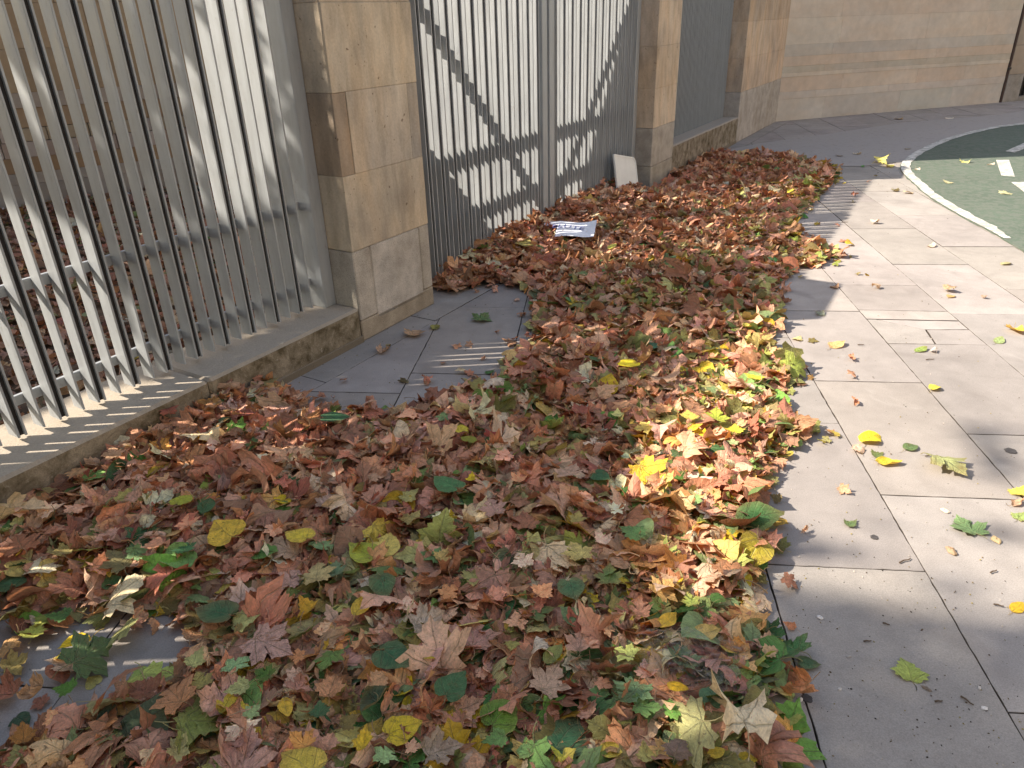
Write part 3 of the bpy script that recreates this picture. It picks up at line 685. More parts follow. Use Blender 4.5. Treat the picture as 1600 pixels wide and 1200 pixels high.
ZONES = [  # px, py, radius, weights: brown red orange yellow olive green lime
    (1150, 640, 110, (2, .2, .5, 1.6, 1.4, .9, 2.2)), (1120, 800, 110, (4, .5, 1, 1.3, 1, .9, .7)), (1100, 1060, 130, (2.4, .2, .7, 1.0, 2.2, 3.0, .5)), (800, 1100, 160, (4.5, .3, .6, .9, 1.0, 1.5, .2)),
    (560, 950, 150, (4.5, .3, .7, .7, .8, 1.3, .2)), (300, 1150, 150, (4.5, .2, .7, .6, 1.2, 1.0, .3)), (150, 950, 120, (4, .3, .3, .5, 1.2, 1.5, .6)), (200, 780, 130, (8, .9, .5, .12, .25, .4, .05)),
    (450, 720, 130, (8, 1.2, .5, .1, .5, .5, .05)), (750, 700, 140, (8, .9, .3, .2, .8, .6, .05)), (950, 900, 120, (6, .4, .6, .5, .8, 1.2, .1)), (1000, 700, 110, (6, .6, .4, .3, 1.2, .8, .2)), (950, 520, 120, (8, .5, .25, .25, 2.0, .8, .2)),
    (1150, 480, 90, (5, .3, .2, .3, 3.2, 1.0, .5)), (750, 400, 80, (12, 1, .3, .05, .3, .1, .0)), (950, 320, 90, (14, 2.2, .4, .05, .25, .15, .05)), (1150, 270, 80, (14, 2.4, .3, .05, .5, .2, .05)),
    (1260, 350, 70, (3.5, .2, .3, .9, 2.2, .8, 1.3)), (1180, 380, 70, (8, .8, .5, .3, 1, .4, .4)), (1300, 400, 40, (3, .1, .2, 1.2, 1.2, .4, 2))]
KEYS = ['brown', 'red', 'orange', 'yellow', 'olive', 'green', 'lime']
def pick_colours(x, y, rg):
    px, py = proj(x, y, .05); Wt = np.zeros((len(x), 7)); 
    for zx, zy, r_, w_ in ZONES:
        g_ = np.exp(-((px - zx) ** 2 + ((py - zy) * 1.2) ** 2) / (2 * (r_ * .8) ** 2)) + 1e-9; ww = np.array(w_); Wt += g_[:, None] * ww / ww.sum()
    Wt /= Wt.sum(1, keepdims=True); u = rg.uniform(0, 1, (len(x), 1)); idx = (np.cumsum(Wt, 1) < u).sum(1).clip(0, 6)
    return idx, colour_of(idx, rg)
def colour_of(idx, rg):
    out = np.zeros((len(idx), 3))
    for i, k_ in enumerate(KEYS):
        s = idx == i; A = PAL[k_]; out[s] = A[rg.integers(0, len(A), s.sum())]
    out *= rg.uniform(.72, 2.1, (len(idx), 1)) * np.where(np.isin(idx, [3, 6]), .74, 1.0)[:, None]; out *= rg.uniform(.92, 1.08, out.shape); return np.clip(out, .01, .85)
CURL = np.array([.85, .8, .6, .35, .5, .3, .4])
def stuff_leaves(name, x, y, z, size, rg, near, mul=1.0):
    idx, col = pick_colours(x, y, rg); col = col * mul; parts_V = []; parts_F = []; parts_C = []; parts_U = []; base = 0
    heart = (rg.uniform(0, 1, len(x)) < np.where(np.isin(idx, [3, 5]), .5, .06))
    kinds = np.where(near, np.where(heart, 'heart', np.where(rg.uniform(0, 1, len(x)) < .65, 'plane', 'planeb')), np.where(heart, 'heart_lo', 'plane_lo'))
    fq = []; ft = []
    for kd in np.unique(kinds):
        s = np.nonzero(kinds == kd)[0]; tp = TP[kd]; n = len(s); cu = CURL[idx[s]] * rg.uniform(.25, 1.25, n)
        L = leaf_batch(tp, n, cu, rg) * size[s][:, None, None]
        Rm = rotmats(rg.uniform(0, 6.283, n), rg.normal(0, .33, n), rg.normal(0, .33, n), rg.uniform(0, 1, n) < .4)
        Wd = np.einsum('nij,nvj->nvi', Rm, L)
        lo = Wd[:, :, 2].min(1); dz = z[s] - np.where(z[s] + lo < .001, z[s] + lo - .001 - rg.uniform(0, .004, n), 0)
        Wd[:, :, 0] += x[s][:, None]; Wd[:, :, 1] += y[s][:, None]; Wd[:, :, 2] += dz[:, None]
        V = tp['P'].shape[0]; off = base + np.arange(n)[:, None, None] * V
        tri = np.array([f for f in tp['F'] if len(f) == 3]); qd = np.array([f for f in tp['F'] if len(f) == 4])
        ft.append((tri[None] + off).reshape(-1, 3)); fq.append((qd[None] + off).reshape(-1, 4))
        parts_V.append(Wd.reshape(-1, 3)); parts_C.append(vert_colors(tp, None, col[s], rg).reshape(-1, 3)); parts_U.append(uvs(tp, n, rg).reshape(-1, 3)); base += n * V
    me = mesh_from(name, np.concatenate(parts_V), ft + fq, np.concatenate(parts_C), np.concatenate(parts_U), [M['leaf']])
    o = bpy.data.objects.new(name, me); COL.objects.link(o); return o
# the heap itself
N0 = 118000
X = rng.uniform(-3.2, 3.8, N0); Y = rng.uniform(.55, 9.2, N0)
ok = inpoly(OUT, X, Y); dens = np.where(inpoly(BARE, X, Y), .035, np.where(inpoly(SEMI, X, Y), .34, 1.0))
dd = edged(OUT, X, Y); dens *= np.clip(.45 + dd / .12, 0, 1)
mm_ = X * N2[0] + Y * N2[1]; kk_ = X * D2[0] + Y * D2[1]
ok &= (mm_ > np.where((kk_ > 3.25) & (kk_ < 6.68), -2.70, -2.50)) & (rng.uniform(0, 1, N0) < dens)
stray = (~inpoly(OUT, X, Y)) & (dd < .16) & (mm_ > -2.45) & (rng.uniform(0, 1, N0) < .10 * np.exp(-dd / .05)) & (Y > 1.3)
stray |= (~inpoly(OUT, X, Y)) & (dd < .35) & (mm_ > -2.3) & (Y > 1.0) & (rng.uniform(0, 1, N0) < .006)
far_s = (kk_ > 6) & (mm_ > -2.3) & (mm_ < .4) & (kk_ < 11) & (~inpoly(OUT, X, Y)) & (rng.uniform(0, 1, N0) < .004)
sel = ok | stray
X, Y = X[sel], Y[sel]; H = height(X, Y); top = rng.uniform(0, 1, len(X)) ** .55
Zp = H * top + rng.uniform(0, .012, len(X)); dist = np.hypot(X, Y)
frag = ~inpoly(OUT, X, Y)
size = np.where(frag, .55, 1.0) * np.clip(rng.lognormal(math.log(.078), .32, len(X)), .032, .135) * np.where(Y > 4, .95, 1.0)
pile = stuff_leaves('leaf_pile', X, Y, Zp, size, rng, dist < 3.0)
tag(pile, kind='stuff', label='deep drift of mixed fallen leaves heaped along the fence and gate', cat='leaf pile')
print('pile leaves', len(X), 'verts', len(pile.data.vertices))
# litter on the garden side of the fence
n = 9000; kk = rng.uniform(-.8, 5.5, n); mm = -2.95 - rng.uniform(0, 1, n) ** 1.0 * 4.6
X2 = D2[0] * kk + N2[0] * mm; Y2 = D2[1] * kk + N2[1] * mm
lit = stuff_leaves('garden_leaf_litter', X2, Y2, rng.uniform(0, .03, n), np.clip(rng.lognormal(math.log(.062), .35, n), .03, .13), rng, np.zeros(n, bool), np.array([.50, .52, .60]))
tag(lit, kind='stuff', label='brown leaf litter covering the garden ground behind the near fence', cat='leaf litter')

# ------------------------------------------------------------------ individual leaves
_lr = np.random.default_rng(5)
def one_leaf(name, kind, colkey, x, y, z, L, yaw, curl, label, group, tilt=(0, 0), flip=0, stem=True, col=None):
    tp = TP[kind]; c = np.array(tuple(q_ * 1.35 for q_ in col) if col is not None else PAL[colkey][_lr.integers(0, len(PAL[colkey]))])[None] * (1.0 if col is not None else _lr.uniform(.88, 1.15))
    Vt = leaf_batch(tp, 1, np.array([curl]), _lr)[0] * L
    Rm = rotmats(np.array([yaw - math.pi / 2]), np.array([tilt[0]]), np.array([tilt[1]]), np.array([flip]))[0]; Vt = Vt @ Rm.T
    lo = Vt[:tp['nb'], 2].min(); zz = z - lo if z < .01 else z - lo * .55
    if z >= .01:
        hh = float(height(np.array([x]), np.array([y]))[0]); zz = max(-lo + .001, zz - .030 * max(0.0, 1 - hh / .045))
    Vt[:, 2] = np.maximum(Vt[:, 2], lo)
    C_ = vert_colors(tp, None, c, _lr)[0]; U = uvs(tp, 1, _lr)[0]; nb = tp['nb']
    tri = np.array([f for f in tp['F'] if len(f) == 3 and max(f) < nb]); qd = np.array([f for f in tp['F'] if len(f) == 4 and max(f) < nb])
    me = mesh_from(name, Vt[:nb], [tri, qd], C_[:nb], U[:nb], [M['leaf']])
    o = bpy.data.objects.new(name, me); COL.objects.link(o); o.location = (x, y, zz)
    if stem:
        sq = np.array([f for f in tp['F'] if min(f) >= nb]) - nb
        me2 = mesh_from('stem', Vt[nb:], [sq], C_[nb:], U[nb:], [M['leaf']]); s = bpy.data.objects.new('stem', me2); COL.objects.link(s); s.parent = o
    tag(o, label, 'leaf', group); return o
KN = {'plane': 'plane_leaf', 'planeb': 'plane_leaf', 'heart': 'heart_leaf', 'oval': 'oval_leaf'}
def hero(px, py, size, kind, ck, head, curl, label, on=True, col=None, flip=0, dz=.042, tilt=None):
    z = 0.0
    for _ in range(4):
        g_ = at(px, py, z + .01); z = float(height(np.array([g_[0]]), np.array([g_[1]]))[0]) + dz if on else .002
    x, y = g_; d = (_x[2] * x + _y[2] * y + _u[2] * (z - CAM_H)); L = size * d / F_PX * (.80 if kind.startswith('plane') else .95)
    a = at(px + 6 * math.cos(R(head)), py - 6 * math.sin(R(head)), z); yaw = math.atan2(a[1] - y, a[0] - x)
    tl = tilt if tilt else (_lr.normal(0, .10), _lr.normal(0, .10))
    return one_leaf(KN[kind], kind, ck, x, y, z, L, yaw, curl, label, 'leaves on top of the pile' if on else 'leaves scattered on the pavement', tl, flip, col=col)
DG = (.035, .115, .055); DG2 = (.05, .13, .06); PG = (.19, .27, .15); YE = (.66, .52, .07); OY = (.60, .40, .06); PK = (.40, .245, .20); LB = (.47, .315, .22)
HP = [
 (522, 650, 66, 'heart', 'green', -20, .12, 'dark green heart-shaped leaf at the back edge of the pile by the bare paving', DG),
 (482, 655, 52, 'plane', 'orange', 150, .35, 'rusty orange leaf standing left of the dark heart-shaped leaf', (.36, .15, .06)),
 (468, 833, 56, 'heart', 'yellow', 180, .08, 'clean bright yellow rounded leaf with a small dark speck', YE),
 (350, 828, 68, 'heart', 'yellow', 175, .22, 'mustard yellow leaf with crinkled brown rim left of the bright yellow one', OY),
 (598, 846, 62, 'heart', 'yellow', 50, .06, 'pale yellow leaf lying on top of a green and yellow leaf', (.62, .50, .14)),
 (566, 858, 62, 'heart', 'lime', 200, .10, 'half green half yellow leaf under the pale yellow leaf', (.34, .40, .06)),
 (562, 820, 84, 'plane', 'green', 15, .15, 'large pale green lobed leaf just behind the pale yellow leaf', PG),
 (524, 886, 50, 'plane', 'green', 80, .12, 'grey green lobed leaf below the pale green one', (.13, .22, .12)),
 (494, 893, 60, 'plane', 'yellow', 80, .12, 'straw coloured lobed leaf tucked under the grey green leaf', (.46, .37, .17)),
 (456, 900, 54, 'plane', 'brown', 40, .22, 'mauve brown leaf with pale ribs left of the straw coloured leaf', PK),
 (598, 912, 56, 'heart', 'green', -80, .12, 'bluish green heart-shaped leaf with notch pointing up, centre of pile', DG2),
 (563, 943, 60, 'oval', 'yellow', 20, .15, 'golden oval leaf left below the bluish green heart leaf', (.60, .44, .07)),
 (480, 945, 56, 'planeb', 'yellow', 170, .7, 'curled golden yellow leaf arching over orange pieces', (.58, .33, .04)),
 (613, 1022, 70, 'heart', 'green', -70, .10, 'large dark green heart leaf with pale veins in centre foreground', DG),
 (588, 1060, 52, 'planeb', 'orange', -100, .2, 'peach orange leaf beneath the large dark green heart leaf', (.52, .29, .15)),
 (337, 953, 74, 'heart', 'green', 215, .12, 'glossy dark green leaf pointing down-left with stalk to upper right', DG),
 (420, 1006, 100, 'plane', 'brown', -60, .12, 'large flat mauve brown plane leaf near the left foreground', PK),
 (382, 1180, 118, 'plane', 'brown', 45, .14, 'biggest pinkish brown plane leaf cut by the bottom of the frame', (.43, .25, .20)),
 (443, 1098, 46, 'oval', 'yellow', -80, .15, 'small upright golden oval leaf above the biggest brown leaf', OY),
 (470, 1188, 80, 'heart', 'yellow', 175, .1, 'mustard yellow leaf at the bottom edge right of the biggest brown leaf', (.52, .40, .07)),
 (880, 1142, 92, 'heart', 'green', 35, .10, 'largest dark green leaf with white branching veins at the bottom', (.04, .125, .06)),
 (782, 1112, 66, 'heart', 'green', 10, .15, 'vivid green rounded leaf left of the largest white-veined leaf', (.09, .20, .035)),
 (775, 1150, 56, 'planeb', 'green', -110, .14, 'mid green toothed leaf under the vivid green rounded leaf', (.10, .21, .07)),
 (954, 1165, 56, 'oval', 'yellow', -80, .45, 'crumpled lemon yellow leaf with brown spots right of the largest green leaf', (.64, .52, .10)),
 (570, 1152, 60, 'planeb', 'yellow', 60, .65, 'bright yellow folded leaf standing up near the bottom centre', (.62, .43, .04)),
 (740, 985, 92, 'plane', 'brown', 70, .14, 'large reddish mauve leaf spread flat in the middle of the foreground', (.37, .20, .165)),
 (668, 970, 70, 'plane', 'brown', -30, .55, 'folded pale grey brown leaf left of the reddish mauve leaf', (.42, .34, .26)),
 (860, 1055, 80, 'plane', 'brown', 20, .14, 'salmon brown plane leaf above the largest dark green leaf', LB),
 (908, 1000, 60, 'plane', 'brown', 60, .2, 'pink brown sharp-lobed leaf above the salmon brown leaf', (.44, .26, .19)),
 (893, 915, 56, 'heart', 'green', -85, .12, 'green heart leaf with fine pale veins hanging point down', (.06, .15, .07)),
 (862, 1020, 48, 'oval', 'olive', 0, .2, 'olive green oval leaf beside the pink brown sharp-lobed leaf', (.17, .20, .07)),
 (706, 1068, 60, 'heart', 'green', 20, .25, 'dark waxy green leaf below the reddish mauve leaf', DG2),
 (584, 1090, 60, 'heart', 'green', 160, .35, 'wet dark green crumpled leaf under the peach orange leaf', (.05, .10, .055)),
 (498, 1105, 44, 'planeb', 'green', 95, .2, 'small green leaf with folded side left of the crumpled green one', DG2),
 (512, 1030, 60, 'plane', 'green', -90, .25, 'fresh green lobed leaf right of the large mauve brown leaf', (.12, .22, .06)),
 (270, 1085, 80, 'plane', 'brown', 165, .2, 'orange brown pointed leaf hanging over the bare paving on the left', (.42, .20, .10)),
 (225, 1075, 50, 'plane', 'brown', 60, .3, 'dark red brown leaf overhanging the bare paving', (.26, .11, .07)),
 (214, 1040, 54, 'planeb', 'lime', -90, .15, 'light green veined leaf on the rim of the bare paving', (.27, .37, .10)),
 (305, 1025, 56, 'planeb', 'lime', 20, .2, 'pale green and tan leaf right of the bare paving', (.36, .40, .16)),
 (165, 1112, 56, 'oval', 'green', 15, .15, 'dark teal oval leaf poking out below brown leaves on the left', (.035, .10, .07)),
 (118, 992, 50, 'oval', 'yellow', -110, .9, 'rolled bright yellow leaf glowing on the left of the pile', (.72, .50, .03)),
 (90, 1012, 34, 'planeb', 'yellow', 10, .4, 'small yellow leaf beside the rolled bright yellow leaf', YE),
 (48, 975, 60, 'planeb', 'lime', 30, .3, 'yellow green folded leaf at the left edge', (.36, .40, .08)),
 (90, 950, 56, 'planeb', 'green', -120, .25, 'long dark green leaf above the rolled yellow leaf', (.07, .16, .05)),
 (15, 900, 46, 'heart', 'green', 90, .25, 'green leaf with pale sunlit tip at the far left edge', DG2),
 (30, 845, 70, 'plane', 'brown', 100, .3, 'rust brown upright leaf leaning against the plinth on the left', (.32, .13, .07)),
 (165, 878, 44, 'heart', 'green', -30, .3, 'shiny green leaf amid red brown leaves on the left', (.06, .16, .06)),
 (284, 780, 42, 'heart', 'lime', 10, .15, 'yellow green small leaf left of the dark oval leaf', (.34, .38, .05)),
 (322, 788, 46, 'oval', 'green', 25, .08, 'neat dark green oval leaf between brown leaves', (.045, .12, .05)),
 (118, 735, 40, 'plane', 'brown', 80, .25, 'orange tan leaf standing against the plinth front', (.44, .25, .13)),
 (176, 705, 44, 'plane', 'brown', 95, .25, 'tan leaf upright by the plinth with two sharp points', (.42, .25, .15)),
 (326, 632, 36, 'plane', 'brown', 90, .25, 'small orange brown leaf sticking up beside the plinth end', (.42, .21, .11)),
 (700, 755, 58, 'heart', 'green', -170, .12, 'mid green leaf with pale veins beside a small yellow leaf', (.055, .17, .07)),
 (738, 744, 34, 'planeb', 'yellow', 80, .35, 'small bright yellow leaf right of the mid green leaf', (.68, .50, .04)),
 (732, 684, 38, 'heart', 'olive', 80, .2, 'green and orange rounded leaf in the middle distance', (.22, .24, .04)),
 (768, 676, 34, 'plane', 'red', 10, .4, 'crimson red crumpled leaf right of the green and orange leaf', (.33, .06, .05)),
 (692, 648, 40, 'plane', 'green', 100, .15, 'light green lobed leaf near the back edge of the pile', (.15, .26, .11)),
 (588, 778, 46, 'plane', 'red', 150, .45, 'brick red leaf cluster piece in the left centre of the pile', (.36, .11, .07)),
 (508, 778, 44, 'plane', 'brown', 30, .12, 'pale pinkish five-pointed leaf left of the brick red leaf', (.45, .30, .23)),
 (770, 790, 50, 'plane', 'brown', 130, .15, 'star-shaped pink brown leaf below the small bright yellow leaf', (.41, .245, .20)),
 (890, 735, 54, 'plane', 'brown', 60, .2, 'light brown five-lobed leaf with clear ribs, right of centre', (.44, .29, .21)),
 (938, 740, 34, 'heart', 'green', -60, .15, 'dark green round leaf right of the ribbed light brown leaf', DG),
 (676, 862, 50, 'plane', 'green', 190, .2, 'green lobed leaf pointing left behind the orange tan leaf', (.13, .24, .09)),
 (694, 864, 46, 'planeb', 'orange', 20, .12, 'orange tan flat leaf right of the pale yellow leaf', (.54, .37, .13)),
 (988, 828, 62, 'planeb', 'green', 190, .15, 'green leaf with long pale stalk pointing to upper right', (.09, .20, .07)),
 (902, 858, 58, 'plane', 'yellow', 150, .15, 'pale yellow lobed leaf left of the long-stalked green leaf', (.52, .44, .16)),
 (952, 895, 54, 'plane', 'green', 100, .15, 'olive green lobed leaf below the long-stalked green leaf', (.13, .21, .07)),
 (1038, 918, 52, 'plane', 'orange', -10, .3, 'ochre star-shaped leaf in the lower right of the pile', (.52, .32, .12)),
 (1046, 900, 44, 'planeb', 'brown', 170, .2, 'peach brown leaf just above the ochre star-shaped leaf', (.50, .31, .19)),
 (1116, 862, 48, 'planeb', 'green', 0, .12, 'pale sage green leaf near the right rim of the pile', (.18, .27, .15)),
 (1148, 820, 34, 'planeb', 'lime', 90, .2, 'bright two-winged green leaf on the right rim', (.26, .38, .13)),
 (1165, 848, 46, 'plane', 'yellow', 10, .5, 'crinkled yellow leaf below the two-winged green leaf', (.66, .52, .06)),
 (1120, 928, 40, 'oval', 'green', -60, .15, 'dark green oval leaf with a hole near the right rim', (.06, .16, .04)),
 (1042, 968, 44, 'oval', 'orange', -20, .3, 'ochre oval leaf folded lengthways above the wet green leaves', (.56, .37, .06)),
 (1100, 985, 56, 'oval', 'orange', -45, .3, 'long tan leaf lying diagonally above the wet green leaves', (.50, .35, .11)),
 (1192, 962, 38, 'heart', 'green', -80, .2, 'green leaf reaching over the paving joint on the right', (.07, .17, .08)),
 (1206, 1008, 54, 'planeb', 'brown', -20, .18, 'light tan broken leaf hanging over the right rim', (.56, .38, .22)),
 (1056, 1068, 40, 'oval', 'yellow', -75, .25, 'deep golden leaf upright among the wet green leaves', (.58, .36, .03)),
 (990, 1080, 76, 'plane', 'green', -100, .15, 'broad sage green leaf with pale midrib left of the golden leaf', (.14, .23, .11)),
 (1010, 1100, 60, 'plane', 'green', -60, .2, 'mid green leaf fragment below the broad sage green leaf', (.11, .22, .07)),
 (1070, 1020, 66, 'plane', 'green', 80, .2, 'dull green leaf under the clear plastic film', (.12, .19, .09)),
 (1130, 1045, 72, 'plane', 'green', 110, .15, 'grey green leaf with long pale stalk right of the film', (.15, .23, .13)),
 (1115, 1080, 60, 'heart', 'green', 60, .2, 'glossy green leaf below the long pale stalk', (.08, .17, .09)),
 (1175, 1075, 76, 'plane', 'olive', -60, .2, 'olive leaf draped along the right rim of the pile', (.20, .25, .10)),
 (1200, 1120, 60, 'planeb', 'olive', -40, .4, 'brownish olive curled leaf low on the right rim', (.24, .22, .08)),
 (1120, 1115, 60, 'plane', 'olive', 60, .25, 'khaki brown lobed leaf below the glossy green leaf', (.25, .23, .10)),
 (1168, 1172, 46, 'oval', 'yellow', -60, .3, 'golden leaf near the bottom right of the pile', (.60, .46, .06)),
 (1118, 1170, 44, 'oval', 'yellow', -45, .3, 'narrow yellow leaf left of the golden leaf at bottom right', (.60, .46, .08)),
 (1198, 1172, 56, 'plane', 'brown', 40, .3, 'pink brown pointed leaf on the paving at bottom right rim', (.45, .26, .20)),
 (1060, 1165, 60, 'planeb', 'brown', 60, .7, 'dark crumpled dry leaf at the bottom of the pile', (.20, .14, .11)),
 (690, 1170, 80, 'plane', 'brown', -40, .75, 'big crumpled grey brown leaf at the bottom centre', (.32, .25, .19)),
 (1095, 465, 30, 'planeb', 'yellow', 0, .15, 'single clear yellow leaf in the shaded far part of the pile', (.60, .42, .05)),
 (1018, 535, 36, 'heart', 'green', 0, .2, 'shiny green leaf catching the sun in the middle distance', (.05, .17, .10)),
 (932, 558, 34, 'heart', 'green', -90, .25, 'dark green leaf left of the sunlit shiny one', (.04, .12, .05)),
 (910, 425, 32, 'plane', 'green', 60, .2, 'muted green leaf in the far middle of the pile', (.14, .22, .09)),
 (956, 384, 32, 'oval', 'lime', 0, .3, 'narrow sunlit yellow green leaf in front of the paper sheet', (.55, .55, .12)),
 (1168, 505, 36, 'oval', 'yellow', -60, .4, 'yellow folded leaf on the right shoulder of the far pile', (.60, .50, .10)),
 (1120, 648, 60, 'plane', 'lime', 80, .3, 'lime green leaf glowing in the sunny right part of the pile', (.34, .42, .06)),
 (1148, 668, 56, 'planeb', 'yellow', 100, .3, 'lemon yellow leaf behind a pale sunlit star leaf', (.64, .56, .06)),
 (1146, 685, 30, 'plane', 'lime', 120, .1, 'pale lime star-shaped leaf in full sun', (.42, .52, .24)),
 (1078, 645, 46, 'planeb', 'yellow', 80, .4, 'yellow and brown leaf left of the lime green glowing leaf', (.55, .44, .10)),
 (1222, 672, 30, 'planeb', 'orange', -60, .3, 'vivid orange small leaf on the sunny right rim', (.56, .24, .05)),
 (1252, 664, 46, 'planeb', 'green', -20, .15, 'green leaf spreading onto the pavement on the right rim', (.17, .26, .10)),
 (1275, 660, 36, 'oval', 'olive', 5, .15, 'olive oval leaf just off the right rim', (.25, .29, .06)),
 (1200, 705, 40, 'planeb', 'brown', -80, .3, 'pale salmon broken leaf on the right rim in the sun', (.55, .36, .27)),
 (1172, 742, 46, 'plane', 'yellow', -20, .6, 'large crinkled yellow leaf on the sunny right rim', (.44, .34, .12)),
 (1176, 800, 66, 'plane', 'brown', 5, .75, 'shrivelled pinkish leaf with stalk reaching over the pavement', (.50, .33, .26)),
 (978, 708, 26, 'planeb', 'green', 90, .2, 'small pale mint leaf in the middle of the pile', (.25, .34, .22)),
 (1180, 585, 56, 'plane', 'yellow', 70, .35, 'sunlit yellow lobed leaf at the far right rim', (.62, .52, .06)),
 (1236, 565, 44, 'planeb', 'lime', 0, .25, 'bright green leaf at the tip of the right bulge', (.36, .44, .14)),
 (748, 345, 0, None, None, 0, 0, None, None),
]
for (px, py, sz, kd, ck, hd, cu, lb, cl) in HP:
    if kd: hero(px, py, sz * (.72 if px > 1110 or py < 700 else .92), kd, ck, hd, cu * (.6 if px > 1110 else 1), lb, True, cl)
